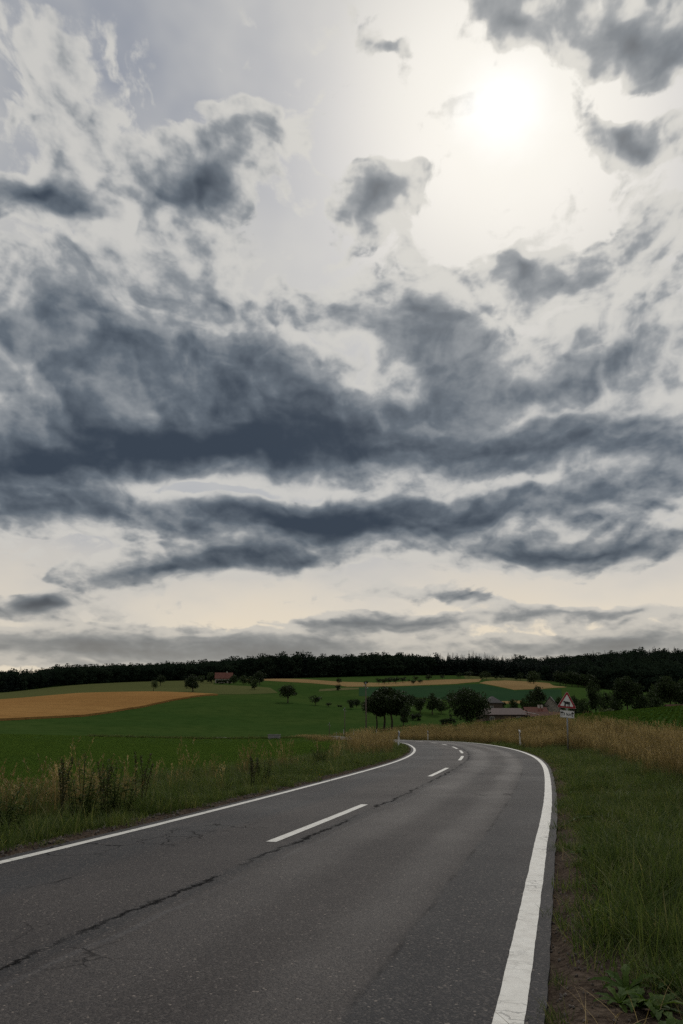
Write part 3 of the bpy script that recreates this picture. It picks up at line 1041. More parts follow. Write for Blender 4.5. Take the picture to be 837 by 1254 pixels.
def stalks(rng, count, spread, h0, h1, lean=0.35, head=0.16, width=0.004, tone=(0.5, 1.0), bushy=1.0):
    """Flowering grass stalks with loose seed heads."""
    V, F, T = [], [], []
    for _ in range(count):
        r, a = spread * math.sqrt(rng.random()), rng.random() * 6.283
        h = h0 + (h1 - h0) * rng.random()
        d = rng.random() * 6.283
        ln = lean * h * (0.2 + 0.8 * rng.random())
        tn = tone[0] + (tone[1] - tone[0]) * rng.random()
        path = []
        for k in range(5):
            t = k / 4
            path.append(Vector((r * math.cos(a) + math.cos(d) * ln * t ** 1.8, r * math.sin(a) + math.sin(d) * ln * t ** 1.8, h * t - 0.01)))
        for turn in (0, 1.57):
            o = len(V)
            sx, sy = math.cos(d + turn) * width / 2, math.sin(d + turn) * width / 2
            for p in path:
                V += [(p.x - sx, p.y - sy, p.z), (p.x + sx, p.y + sy, p.z)]
                T += [tn, tn]
            F += [(o + 2 * k, o + 2 * k + 1, o + 2 * k + 3, o + 2 * k + 2) for k in range(4)]
        hl = head * (0.7 + 0.6 * rng.random())
        tip = path[-1]
        ax = (path[-1] - path[-2]).normalized()
        for k in range(int(9 * bushy)):
            t = rng.random()
            p = tip - ax * hl * t
            q = rng.random() * 6.283
            out = Vector((math.cos(q), math.sin(q), 0.55))
            ll = 0.028 * (0.5 + rng.random()) * (0.6 + t)
            e = p + out * ll
            sd = Vector((-math.sin(q), math.cos(q), 0)) * 0.006
            o = len(V)
            V += [tuple(p - sd), tuple(p + sd), tuple(e + ax * 0.014 + sd * .5), tuple(e + ax * 0.014 - sd * .5)]
            T += [min(1, tn + .2)] * 4
            F.append((o, o + 1, o + 2, o + 3))
    return V, F, T


def merge(*parts):
    V, F, T = [], [], []
    for v, f, t in parts:
        o = len(V)
        V += v; T += t
        F += [tuple(i + o for i in q) for q in f]
    return V, F, T


def clump(name, parts, mat):
    V, F, T = parts
    me = mesh_data(name, V, F, mat)
    set_attr(me, 'tone', T)
    return me


def rosette(rng, count, l0, l1, w):
    """Broad, toothed basal leaves such as dandelion or dock."""
    V, F, T = [], [], []
    for _ in range(count):
        d = rng.random() * 6.283
        L = l0 + (l1 - l0) * rng.random()
        up = 0.25 + 0.75 * rng.random()
        tn = rng.random()
        o = len(V)
        n = 6
        for k in range(n + 1):
            t = k / n
            rr = L * t
            z = L * up * (t - 0.75 * t * t) + 0.005
            ww = w * math.sin(math.pi * min(1, 0.12 + t * 0.9)) ** 0.8 * (0.75 + 0.5 * (k % 2)) * (0.5 + t * .7)
            cx, cy = math.cos(d) * rr, math.sin(d) * rr
            sx, sy = -math.sin(d) * ww / 2, math.cos(d) * ww / 2
            V += [(cx - sx, cy - sy, z + ww * .18), (cx, cy, z), (cx + sx, cy + sy, z + ww * .18)]
            T += [tn, tn * .8, tn]
        for k in range(n):
            for j in (0, 1):
                F.append((o + 3 * k + j, o + 3 * k + j + 1, o + 3 * k + j + 4, o + 3 * k + j + 3))
    return V, F, T


G_FRESH = foliage('fresh_grass', [(0.0, (0.026, 0.046, 0.012)), (0.45, (0.062, 0.092, 0.022)), (0.8, (0.125, 0.150, 0.042)), (1.0, (0.28, 0.24, 0.115))], 0.42, 0.6, 0.10, 0.3)
G_MEADOW = foliage('meadow_grass', [(0.0, (0.044, 0.086, 0.017)), (0.6, (0.074, 0.124, 0.025)), (1.0, (0.122, 0.166, 0.040))], 0.48, 0.8, 0.0)
G_DRY = foliage('dry_grass', [(0.0, (0.036, 0.050, 0.016)), (0.3, (0.070, 0.066, 0.027)), (0.52, (0.155, 0.118, 0.050)), (0.8, (0.32, 0.230, 0.105)), (1.0, (0.50, 0.385, 0.20))], 0.35, rnd=0.3)
G_LEAF = foliage('weed_leaf', [(0.0, (0.026, 0.056, 0.010)), (0.6, (0.050, 0.092, 0.014)), (1.0, (0.090, 0.130, 0.022))], 0.4, 0.6, 0.08)
G_CROP = foliage('crop_leaf', [(0.0, (0.034, 0.068, 0.012)), (0.6, (0.056, 0.100, 0.016)), (1.0, (0.095, 0.138, 0.026))], 0.35, 0.8, 0.0)
G_DOCK = foliage('dock_seed', [(0.0, (0.026, 0.032, 0.012)), (0.5, (0.046, 0.046, 0.018)), (1.0, (0.085, 0.070, 0.030))], 0.15)

rng = random.Random(11)
nrg = np.random.default_rng(5)
short_meshes = [clump('short_grass', blades(rng, 46, 0.12, 0.04, 0.13, 0.006, 0.8, 0.7), G_FRESH) for _ in range(5)]
mid_meshes = [clump('verge_grass', blades(rng, 60, 0.14, 0.10, 0.32, 0.006, 0.55, 0.8), G_FRESH) for _ in range(5)]
lush_meshes = [clump('lush_grass', merge(blades(rng, 46, 0.16, 0.10, 0.26, 0.011, 0.7, 0.9), blades(rng, 10, 0.15, 0.2, 0.36, 0.006, 0.5, 0.6, tone=(.7, 1))), G_FRESH) for _ in range(4)]
tall_meshes = [clump('tall_dry_grass', merge(stalks(rng, 20, 0.20, 0.65, 1.15), blades(rng, 36, 0.2, 0.2, 0.62, 0.007, 0.5, 0.9, tone=(0.0, 0.6))), G_DRY) for _ in range(5)]
half_meshes = [clump('half_dry_grass', merge(stalks(rng, 9, 0.18, 0.45, 0.95, tone=(.45, .95)), blades(rng, 50, 0.2, 0.15, 0.5, 0.007, 0.5, 0.9, tone=(0.0, 0.28))), G_DRY) for _ in range(4)]
dead_meshes = [clump('dead_grass', blades(rng, 14, 0.2, 0.06, 0.22, 0.004, 1.2, 1.0, tone=(.5, .95)), G_DRY) for _ in range(4)]
meadow_meshes = [clump('meadow_grass', blades(rng, 46, 0.34, 0.06, 0.20, 0.014, 0.7, 0.7, 2), G_MEADOW) for _ in range(5)]
leaf_meshes = [clump('broad_leaf_weed', rosette(rng, 11, 0.08, 0.20, 0.045), G_LEAF) for _ in range(4)]
crop_meshes = [clump('crop_plant', rosette(rng, 11, 0.22, 0.42, 0.17), G_CROP) for _ in range(4)]


def place(name, label, cat, meshes, x, y, lo, hi, squash=0.15, tilt=0.12, sink=0.0, zoff=None, vary=0.0):
    z = land(x, y) - sink + (0 if zoff is None else zoff)
    m = len(x)
    rot = np.c_[nrg.normal(0, tilt, m), nrg.normal(0, tilt, m), nrg.uniform(0, 6.283, m)]
    sc = nrg.uniform(lo, hi, m)
    if vary:
        sc = sc * (1 + vary * np.clip(2.2 * nz(x, y, 0.75, 12.5), -1, 1))
    scl = np.c_[sc, sc, sc * nrg.uniform(1 - squash, 1 + squash, m)]
    return scatter(name, label, cat, meshes, np.c_[x, y, z], rot, scl, nrg.integers(0, len(meshes), m))


def verge_points(side, s0, s1, b0, b1, dens, fade=None):
    """Random points beside the tarmac between two offsets from its edge; dens per m2 may fall with distance."""
    m = int((s1 - s0) * (b1 - b0) * dens)
    s = nrg.uniform(s0, s1, m)
    b = nrg.uniform(b0, b1, m)
    if fade:
        keep = nrg.random(m) < np.clip(fade / np.maximum(s, 1), 0, 1)
        s, b = s[keep], b[keep]
    cx, cy = np.interp(s, _s, _cl[:, 0]), np.interp(s, _s, _cl[:, 1])
    nx, ny = np.interp(s, _s, _nor[:, 0]), np.interp(s, _s, _nor[:, 1])
    t = np.where(side > 0, half_right(cy) + 0.16 + b, -half_left(cy) - 0.16 - b)
    return cx + nx * t, cy + ny * t, s, b


def patch(x, y, sc, lo, hi, seed):
    return sstep(nz(x, y, sc, seed), lo, hi)


# --- right verge
x, y, s, b = verge_points(1, 1.5, 60, 0.02, 4.2, 110, 14)
soilw = np.interp(s, [0, 4, 6, 9, 12], [0.95, 0.8, 0.58, 0.24, 0.1])
grow = sstep(b - soilw + 0.45 * nz(x, y, 1.1, 4.0), -0.25, 0.35)
keep = nrg.random(len(x)) < grow * (0.55 + 0.45 * patch(x, y, 0.9, -0.3, 0.2, 9.0)) + 0.10
x, y, s, b = x[keep], y[keep], s[keep], b[keep]
pick = nrg.random(len(x)) + 0.5 * nz(x, y, 0.6, 2.0)
a = pick < 0.42
place('short_grass', 'short green grass on the verge right of the road', 'grass', short_meshes, x[a], y[a], 0.7, 1.35, vary=0.3)
c = (pick >= 0.42) & (b > 0.35)
place('verge_grass', 'longer green grass tufts on the verge right of the road', 'grass', mid_meshes, x[c], y[c], 0.55, 1.1, vary=0.45)
x, y, s, b = verge_points(1, 1.5, 34, 0.7, 3.6, 20, 20)
keep = patch(x, y, 0.8, -0.05, 0.3, 17.0) > nrg.random(len(x))
place('lush_grass', 'broad bladed lush grass tufts on the right verge', 'grass', lush_meshes, x[keep], y[keep], 0.6, 1.15)
x, y, s, b = verge_points(1, 1.5, 26, 0.3, 3.2, 30, 14)
keep = patch(x, y, 0.9, -0.05, 0.3, 27.0) > nrg.random(len(x)) * 1.05
place('broad_leaf_weeds', 'broad toothed green leaves beside the bare soil', 'weeds', leaf_meshes, x[keep], y[keep], 0.6, 1.25)
x, y, s, b = verge_points(1, 1.8, 7.5, 0.35, 1.5, 34)
keep = patch(x, y, 1.6, 0.0, 0.3, 77.0) > nrg.random(len(x))
place('soil_weeds', 'low broad leaved weeds rooted in the bare soil patch', 'weeds', leaf_meshes, x[keep], y[keep], 0.35, 0.9)
x, y, s, b = verge_points(1, 1.5, 45, 0.1, 4.0, 9, 16)
place('dead_grass', 'scattered pale dead blades in the right verge', 'grass', dead_meshes, x, y, 0.6, 1.1)
# tall dry grass between verge and crop
x, y, s, b = verge_points(1, 6, 118, 2.2, 7.4, 21, 34)
edge = np.interp(s, [6, 16, 30, 45, 60, 118], [3.1, 2.5, 2.2, 1.7, 1.2, 1.1])
grow = sstep(b - edge + 0.5 * nz(x, y, 0.5, 6.0), -0.2, 0.5)
keep = nrg.random(len(x)) < grow * (0.22 + 0.6 * patch(x, y, 0.45, -0.25, 0.25, 31.0))
x, y, s, b = x[keep], y[keep], s[keep], b[keep]
a = nrg.random(len(x)) < np.where(b < edge[keep] + 1.0, 0.35, 0.62)
place('tall_dry_grass', 'tall tan flowering grass along the right verge', 'grass', tall_meshes, x[a], y[a], 0.55, 1.08)
place('half_dry_grass', 'half dried green and tan grass among the tall stalks on the right', 'grass', half_meshes, x[~a], y[~a], 0.65, 1.05)
x, y, s, b = verge_points(1, 45, 118, 0.9, 3.5, 12, 60)
place('roadside_dry_grass', 'low tan grass outside the far bend of the road', 'grass', tall_meshes, x, y, 0.45, 0.75)

# --- left verge
x, y, s, b = verge_points(-1, 5, 75, 0.08, 4.5, 60, 16)
keep = nrg.random(len(x)) < sstep(b + 0.22 * nz(x, y, 1.5, 8.0), 0.12, 0.5)
x, y, s, b = x[keep], y[keep], s[keep], b[keep]
a = nrg.random(len(x)) < np.where(b < 1.0, 0.75, 0.4)
place('short_grass', 'short dark grass on the verge left of the road', 'grass', short_meshes, x[a], y[a], 0.8, 1.5)
place('verge_grass', 'longer grass tufts on the verge left of the road', 'grass', mid_meshes, x[~a], y[~a], 0.6, 1.25, vary=0.4)
x, y, s, b = verge_points(-1, 6, 78, 0.75, 3.6, 30, 22)
keep = nrg.random(len(x)) < (0.04 + 0.96 * patch(x, y, 0.30, 0.02, 0.4, 41.0)) * sstep(b, 0.7, 1.5) * (1 - sstep(b, 2.4, 3.4)) * 0.27
x, y, s, b = x[keep], y[keep], s[keep], b[keep]
a = nrg.random(len(x)) < 0.2
place('tall_dry_grass', 'tall tan flowering grass along the left verge', 'grass', tall_meshes, x[a], y[a], 0.5, 0.98)
place('half_dry_grass', 'half dried green and tan grass along the left verge', 'grass', half_meshes, x[~a], y[~a], 0.5, 1.05)
# reedy tuft at the inside of the bend
x = nrg.normal(0, 1, 150); y = nrg.normal(0, 1, 150)
x, y = 1.9 + x * 0.9, 50 + y * 7.5
s, t, b = road_coord(x, y)
k = b > 0.9
place('bend_grass', 'thick tan grass on the inside of the bend beside the utility pole', 'grass', tall_meshes, x[k], y[k], 0.7, 1.1)
# verge of the road where it shows again farther on
for side, lo, hi, nm in ((-1, 0.5, 4.0, 'near'), (1, 0.8, 4.5, 'far')):
    x, y, s, b = verge_points(side, 118 if side > 0 else 96, 176, lo, hi, 3.0)
    place('far_roadside_grass', 'tan grass on the %s side of the distant stretch of road' % nm, 'grass', tall_meshes, x, y, 0.35, 0.55)
# mound under the three trees
x = nrg.normal(lay(488, 186), 5.0, 700); y = nrg.normal(184, 9, 700)
s, t, b = road_coord(x, y)
k = b > 0.8
place('mound_grass', 'rough brown grass on the mound under the three trees', 'grass', half_meshes, x[k], y[k], 0.4, 0.9)

# --- meadow left, and rough grass that fades with distance
m = 26000
d = 9 + 120 * nrg.random(m) ** 1.35
u = nrg.uniform(-40, 560, m)
x, y = lay(u, d), d
s, t, b = road_coord(x, y)
k = (b > 2.0) & (t < 0)
x, y = x[k], y[k]
place('meadow_grass', 'short green grass of the meadow left of the road', 'grass', meadow_meshes, x, y, 0.6, 1.1, tilt=0.05)
# rough line of longer grass along an old ditch in the meadow
q = nrg.random(900)
u = 110 + 300 * q
d = np.interp(u, [110, 250, 335, 410], [103, 105, 111, 116]) + nrg.normal(0, 0.35, 900)
place('ditch_grass', 'thin dark line of longer grass crossing the meadow', 'grass', mid_meshes, lay(u, d), d, 1.0, 1.8)

# --- row crop
x0 = []
for row in np.arange(-40, 130, 0.5):
    yy = nrg.uniform(-40, 130, 480)
    x0.append(np.c_[row + nrg.normal(0, 0.06, 480), yy])
x0 = np.vstack(x0)
th = R(-24)
x, y = x0[:, 0] * math.cos(th) - x0[:, 1] * math.sin(th) + 20, x0[:, 0] * math.sin(th) + x0[:, 1] * math.cos(th) + 60
k = in_poly(x, y, _crop) & (y < 128) & (y > 18) & (x < lay(920, y)) & (nrg.random(len(x)) < np.clip(70 / np.maximum(y, 1), 0.5, 1))
x, y = x[k], y[k]
place('crop_plants', 'green leafy row crop on the swell right of the road', 'crop', crop_meshes, x, y, 0.42, 0.7, tilt=0.08, zoff=0.20)

# --- stones at the tarmac edge
def stone(rng, k):
    bm = bmesh.new()
    bmesh.ops.create_icosphere(bm, subdivisions=1, radius=1.0)
    for v in bm.verts:
        v.co *= 0.75 + 0.5 * rng.random()
        v.co.z *= 0.6
    me = bpy.data.meshes.new('stone')
    bm.to_mesh(me); bm.free()
    me.materials.append(M_STONE)
    return me


M_STONE = worn('grey_stone', (0.13, 0.112, 0.098), 0.5, 20.0, 0.9, 0.15)
stones = [stone(rng, k) for k in range(5)]
xs, ys, ss, bs = verge_points(1, 1.5, 26, -0.02, 1.1, 520, 7)
w = np.where(ss < 9, 0.9, 0.25)
k = nrg.random(len(xs)) < np.clip(1.0 - bs / w, 0.03, 1)
m = k.sum()
sz = 0.002 + 0.011 * nrg.random(m) ** 3
scatter('gravel', 'loose grit and small stones on the soil right of the road', 'gravel', stones, np.c_[xs[k], ys[k], land(xs[k], ys[k]) + 0.004],
        nrg.uniform(0, 6, (m, 3)), np.c_[sz, sz, sz], nrg.integers(0, 5, m))
xs, ys, ss, bs = verge_points(-1, 5, 45, -0.02, 0.45, 170, 14)
m = len(xs)
sz = 0.006 + 0.022 * nrg.random(m) ** 2.5
scatter('gravel', 'loose stones along the left edge of the road', 'gravel', stones, np.c_[xs, ys, land(xs, ys) + 0.004],
        nrg.uniform(0, 6, (m, 3)), np.c_[sz, sz, sz], nrg.integers(0, 5, m))


# ------------------------------------------------------------------ trees
BARK = worn('bark', (0.045, 0.036, 0.028), 0.5, 6.0, 0.95, 0.1)
LEAF_DARK = foliage('dark_leaf', [(0.0, (0.014, 0.022, 0.010)), (0.6, (0.024, 0.037, 0.014)), (1.0, (0.038, 0.053, 0.019))], 0.2, 0.6, 0.1, 0.3)
LEAF_MID = foliage('mid_leaf', [(0.0, (0.018, 0.030, 0.012)), (0.6, (0.032, 0.050, 0.018)), (1.0, (0.055, 0.074, 0.027))], 0.22, 0.6, 0.1, 0.3)
LEAF_PALE = foliage('pale_leaf', [(0.0, (0.040, 0.055, 0.024)), (0.6, (0.066, 0.085, 0.035)), (1.0, (0.100, 0.120, 0.050))], 0.28, 0.6, 0.1, 0.3)
LEAF_WOOD = foliage('wood_leaf', [(0.0, (0.011, 0.018, 0.013)), (0.6, (0.019, 0.030, 0.020)), (1.0, (0.031, 0.045, 0.028))], 0.12, 0.8, 0.0, 0.5)  # lightened and blued a little: distance haze put into the leaf colour
NEEDLE = foliage('needle', [(0.0, (0.011, 0.018, 0.015)), (0.6, (0.020, 0.031, 0.024)), (1.0, (0.033, 0.046, 0.033))], 0.10, 0.8, 0.03, 0.4)  # the same bluish haze lift is mixed into the needle colour


def crown_mesh(name, seed, h, w, base, leaves, leaf, mat, clumps=26, top=1.0, low=0.75, rag=0.35):
    """Leaf-sized faces gathered in clumps through an uneven crown from height base to h, w wide."""
    g = np.random.default_rng(seed)
    cz, rz, rx = (h + base) / 2, (h - base) / 2, w / 2
    C = []
    while len(C) < clumps:
        p = g.uniform(-1, 1, 3)
        r = np.linalg.norm(p)
        if r > 1 or r < 0.25:
            continue
        prof = top if p[2] > 0 else low                 # narrower above or below
        k = 1 - (1 - prof) * abs(p[2])
        C.append((p[0] * rx * k * 0.82, p[1] * rx * k * 0.82, cz + p[2] * rz * 0.86, g.uniform(1 - rag, 1 + rag)))
    C = np.array(C)
    rc = (rx * rx * rz) ** (1 / 3) * 1.15 / clumps ** (1 / 3)
    pick = g.integers(0, clumps, leaves)
    dirs = g.normal(size=(leaves, 3))
    dirs /= np.linalg.norm(dirs, axis=1)[:, None]
    rad = rc * C[pick, 3] * g.random(leaves) ** 0.45
    P = C[pick, :3] + dirs * rad[:, None] * (1.15, 1.15, 0.85)
    n1 = g.normal(size=(leaves, 3)); n1 /= np.linalg.norm(n1, axis=1)[:, None]
    n2 = np.cross(n1, g.normal(size=(leaves, 3))); n2 /= np.linalg.norm(n2, axis=1)[:, None]
    sz = leaf * g.uniform(0.5, 1.25, leaves)[:, None]
    V = np.stack([P - n1 * sz * .55, P - n2 * sz * .36, P + n1 * sz * .65, P + n2 * sz * .36], 1).reshape(-1, 3)
    F = np.arange(leaves * 4).reshape(-1, 4)
    me = mesh_data(name, V, F, mat)
    set_attr(me, 'tone', np.repeat(np.clip(0.25 + 0.5 * g.random(leaves) + 0.25 * g.random(clumps)[pick], 0, 1), 4))
    return me, C


def trunk_mesh(name, seed, h, base, w, r, C, limbs=7):
    g = random.Random(seed)
    geo = Geo()
    top = base + (h - base) * 0.45
    wob = [Vector((g.uniform(-.06, .06) * w * .4, g.uniform(-.06, .06) * w * .4, 0)) for _ in range(5)]
    pts = [Vector((0, 0, -0.25)), Vector((0, 0, 0.15)) + wob[0] * .2, Vector((0, 0, base * .6)) + wob[1], Vector((0, 0, base)) + wob[2], Vector((0, 0, top)) + wob[3]]
    geo.tube(pts, [r * 1.5, r * 1.15, r, r * .85, r * .4], 8)
    for k in range(min(limbs, len(C))):
        e = Vector(C[k][:3])
        st = pts[3].lerp(pts[4], g.uniform(-0.15, 0.8))
        mid = st.lerp(e, 0.5) + Vector((0, 0, 0.08 * h))
        geo.tube([st, mid, e], [r * .42, r * .28, r * .1], 5)
    return mesh_data(name, geo.v, geo.f, BARK, True)


def conifer_mesh(name, seed, h, w, tiers, per, mat, slim=1.0):
    g = np.random.default_rng(seed)
    V, T = [], []
    for k in range(tiers):
        t = (k + 0.5) / tiers
        z = h * (0.10 + 0.90 * t)
        rr = w / 2 * (1 - t) ** 0.85 * g.uniform(0.8, 1.15) + 0.3
        m = max(4, int(per * (1 - 0.6 * t)))
        for j in range(m):
            a = g.uniform(0, 6.283)
            r0, r1 = rr * g.uniform(0, .35), rr * g.uniform(.75, 1.1)
            ww = rr * 0.30 * g.uniform(.7, 1.2) + 0.10
            dz = -0.28 * r1 + g.uniform(-.1, .25) * h / tiers
            ca, sa = math.cos(a), math.sin(a)
            V += [(ca * r0 - sa * ww * .3, sa * r0 + ca * ww * .3, z + .1), (ca * r0 + sa * ww * .3, sa * r0 - ca * ww * .3, z + .1),
                  (ca * r1 * .7 + sa * ww, sa * r1 * .7 - ca * ww, z + dz * .5), (ca * r1, sa * r1, z + dz), (ca * r1 * .7 - sa * ww, sa * r1 * .7 + ca * ww, z + dz * .5)]
            T += [g.uniform(.1, .9)] * 5
    V += [(-.12, 0, h * .93), (.12, 0, h * .93), (0, 0, h * 1.0), (0, .1, h * .95), (0, -.1, h * .95)]
    T += [.5] * 5
    me = mesh_data(name, V, [tuple(range(5 * i, 5 * i + 5)) for i in range(len(V) // 5)], mat)
    set_attr(me, 'tone', T)
    return me


# kinds are modelled at a nominal size and scaled when planted: (crown mesh, trunk mesh, height, width)
KIND = {}


def kind(key, seed, h, w, base, leaves, leaf, mat, clumps=26, top=0.9, low=0.7, r=None, rag=0.35):
    c, C = crown_mesh('crown', seed, h, w, base, leaves, leaf, mat, clumps, top, low, rag)
    t = trunk_mesh('trunk', seed, h, max(base, 0.05 * h), w, r or h * 0.028, C)
    KIND[key] = (c, t, h, w)


kind('round', 21, 7, 7, 1.3, 2600, 0.42, LEAF_DARK, 26)
kind('round2', 22, 7, 7, 1.1, 2600, 0.42, LEAF_DARK, 18, 0.8, 0.9)
kind('tall', 23, 9, 7, 1.2, 3000, 0.45, LEAF_DARK, 26, 0.7, 0.85)
kind('mid', 24, 7, 7, 0.6, 2400, 0.45, LEAF_MID, 22)
kind('mid2', 25, 8, 8, 0.5, 2600, 0.5, LEAF_MID, 28, 0.8, 0.95)
kind('pale', 26, 6, 5, 1.5, 1600, 0.35, LEAF_PALE, 18)
kind('bush', 27, 3, 4, 0.05, 1500, 0.32, LEAF_DARK, 18, 0.9, 1.0, 0.06)
kind('palebush', 28, 3, 6, 0.05, 1700, 0.36, LEAF_PALE, 22, 0.9, 1.0, 0.06)
kind('small', 29, 4, 3.6, 0.9, 700, 0.36, LEAF_DARK, 12)
kind('small2', 30, 4, 4.4, 0.8, 700, 0.4, LEAF_DARK, 9)
kind('roadA', 31, 10, 8, 3.7, 8000, 0.42, LEAF_DARK, 34, 0.85, 0.8, 0.2)
kind('roadB', 32, 10, 8, 3.7, 8000, 0.42, LEAF_DARK, 30, 0.8, 0.85, 0.21)
kind('spread', 33, 7, 10, 0.7, 8000, 0.38, LEAF_DARK, 24, 0.85, 0.95, 0.22, 0.6)
kind('cone', 34, 10, 6, 0.3, 3800, 0.42, LEAF_DARK, 30, 0.35, 1.0)


def plant(key, name, label, group, u, v, d, hp, wp, rz=None, cat='tree'):
    """A tree whose foot is at range d on bearing u, hp and wp its apparent height and width there."""
    c, t, h, w = KIND[key]
    x = lay(u, d)
    z = land1(x, d)
    k = d / F_PX
    root = empty(name, (x, d, z), rz if rz is not None else (u * 1.37) % 6.28, label, cat, group)
    sh, sw = 1.10 * hp * k / h, 1.18 * wp * k / w
    for nm, me in (('trunk', t), ('crown', c)):
        o = bpy.data.objects.new(nm, me)
        o.scale = (sw, sw, sh)
        link(o, root)
    return root


def range_of(u, v, d0):
    p = sight([(u, v, d0)])[0]
    return p[1]


# the three trees on the mound beside the bend
for key, u, hp, wp, d, lb in (('roadA', 461.5, 41, 32, 188, 'roadside tree with a thin straight trunk, first of three on the mound by the bend'),
                              ('roadB', 470.5, 47, 38, 189, 'tallest roadside tree, middle of three on the mound by the bend'),
                              ('roadA', 480, 43, 40, 187, 'roadside tree with a forked trunk and wide crown, third of three on the mound')):
    plant(key, 'roadside_tree', lb, 'three trees on the mound', u, 893, d, hp, wp)
plant('round2', 'roadside_tree', 'low dark tree tucked behind the three trees on the mound', None, 494, 884, 205, 24, 17)
plant('spread', 'broad_tree', 'broad dark tree with a ragged crown beside the crop field', None, 572, 886, 165, 38, 49, 0.6)
# hedge trees behind them
for key, u, v, d, hp, wp, lb in (('round', 501.5, 871, 265, 18, 17, 'dark round tree in the hollow, beside the mound trees'),
                                 ('round2', 515, 873, 258, 17, 17, 'dark round tree in the hollow, joined to a taller neighbour'),
                                 ('tall', 530, 873.5, 256, 24, 18, 'taller dark tree in the hollow between the mound and the broad tree'),
                                 ('mid', 541, 873, 262, 15, 12, 'small tree in the hollow close to the broad tree')):
    plant(key, 'hollow_tree', lb, None, u, v, d, hp, wp)
plant('bush', 'bush', 'dark low bush on the slope behind the mound trees', None, 509.5, 880, 235, 8, 13, cat='bush')
for u in (543, 548, 553.5):
    plant('bush', 'hedge_bush', 'dark clipped looking bush in the short hedge below the broad tree', 'short hedge', u, 886, 195, 6.5, 8, cat='bush')
# single trees in the meadow
for key, u, v, d, hp, wp, lb in (('round', 352.5, 861, 280, 20, 21, 'large round dark tree alone on the meadow slope'),
                                 ('small', 386.5, 864, 290, 12, 12, 'small round tree beside the large lone meadow tree'),
                                 ('small2', 402.5, 866, 295, 6, 6, 'tiny thin crowned tree on the meadow slope'),
                                 ('round2', 430, 868.5, 300, 11, 9.5, 'round dark tree, left half of a touching pair on the meadow'),
                                 ('round', 437, 868.5, 298, 11, 9, 'round dark tree, right half of a touching pair on the meadow'),
                                 ('small', 446, 869, 300, 9, 7, 'narrow dark tree right beside the utility pole'),
                                 ('small', 415.5, 839, 500, 8, 6, 'flat topped thin tree at the stubble edge'),
                                 ('small2', 448.5, 840, 500, 6, 5, 'small tree at the stubble edge above the utility pole')):
    plant(key, 'meadow_tree', lb, None, u, v, range_of(u, v, d), hp, wp)
plant('bush', 'bush', 'flat dark bush alone on the meadow slope', None, 416, 869, 298, 3, 6, cat='bush')
plant('bush', 'bush', 'round dark bush below the flat topped thin tree', None, 415, 846, range_of(415, 846, 420), 6, 7, cat='bush')
# trees by the wheat and the farmhouse
for key, u, v, d, hp, wp, lb in (('pale', 186, 848.5, 365, 12.5, 9.5, 'pale small tree at the back edge of the wheat field'),
                                 ('round', 194.5, 841, 470, 12, 11, 'dark round tree in the dry meadow behind the pale tree'),
                                 ('tall', 234.5, 850.5, 358, 21, 18, 'tall dark round tree at the corner of the wheat field'),
                                 ('mid', 311, 851, 395, 13, 10, 'small tree standing in front of the farmhouse trees'),
                                 ('mid', 244.5, 840, 510, 9, 9, 'low tree at the wood edge beside the farmhouse'),
                                 ('mid2', 257.5, 840, 505, 13, 13, 'rounded tree at the gable of the farmhouse'),
                                 ('mid', 285, 841, 480, 11, 10, 'tree in front of the farmhouse wall end'),
                                 ('mid2', 297, 842, 470, 11, 10, 'tree between the farmhouse and the larger round tree'),
                                 ('mid', 306, 842, 465, 10, 10, 'low tree next to the larger round farmhouse tree'),
                                 ('tall', 317, 843, 460, 17, 14, 'largest round tree right of the farmhouse')):
    plant(key, 'farm_tree', lb, None, u, v, d, hp, wp)
for u in (267, 273.5, 279.5):
    plant('bush', 'garden_bush', 'dark bush in front of the farmhouse', 'farmhouse bushes', u, 841, 482, 5, 7, cat='bush')
# orchard row along the stubble
for i, (u, v, hp, wp) in enumerate(((464.7, 838.6, 5.5, 5.5), (471.5, 838.6, 6, 6.5), (477, 838.6, 6.5, 7.5), (485.3, 837.8, 6.5, 7.5), (494.6, 837, 5.5, 6.5), (502.2, 835.8, 2.5, 3),
                                    (510.4, 835.3, 5, 5), (526.3, 834.5, 6, 6.5), (543.7, 833, 4.5, 4.5), (507.5, 839, 4.6, 5.2), (516, 838.4, 4.3, 4.8))):
    lb = {2: 'widest fruit tree of the row along the stubble field', 5: 'tiny sapling in the fruit tree row along the stubble field', 8: 'last fruit tree of the row, standing well apart from the others'}.get(
        i, 'small fruit tree standing on the pale stubble itself' if i > 8 else 'small round fruit tree in the row along the stubble field')
    plant('small2' if i % 2 else 'small', 'orchard_tree', lb, 'fruit trees along the stubble',
          u, v, range_of(u, v, 590), hp * 1.35, wp * 1.1)
for i, (u, v, hp, wp) in enumerate(((564, 831.5, 6, 6), (576.7, 830.5, 6, 8), (592, 834.3, 8, 5.5), (598.4, 834.3, 9, 8), (610, 833, 4, 4), (617, 833, 4.3, 5.5), (635, 834, 3.4, 3.4), (640.4, 834.3, 7.5, 6))):
    lb = {2: 'slimmer tree of the close pair on the dry meadow', 3: 'fuller tree of the close pair on the dry meadow', 6: 'smallest sapling beside the upright tree above the pale stubble',
          7: 'upright narrow tree above the middle of the pale stubble field', 1: 'widest low tree on the dry meadow below the wood'}.get(i, 'small dark tree scattered on the dry meadow below the wood')
    plant('small' if i % 2 else 'small2', 'field_tree', lb, 'trees on the dry meadow', u, v, range_of(u, v, 600), hp * 1.3, wp * 1.1)
plant('mid2', 'field_tree', 'big dense tree at the upper edge of the pale stubble field', None, 656.5, 838.5, range_of(656.5, 838.5, 560), 15.5, 16)
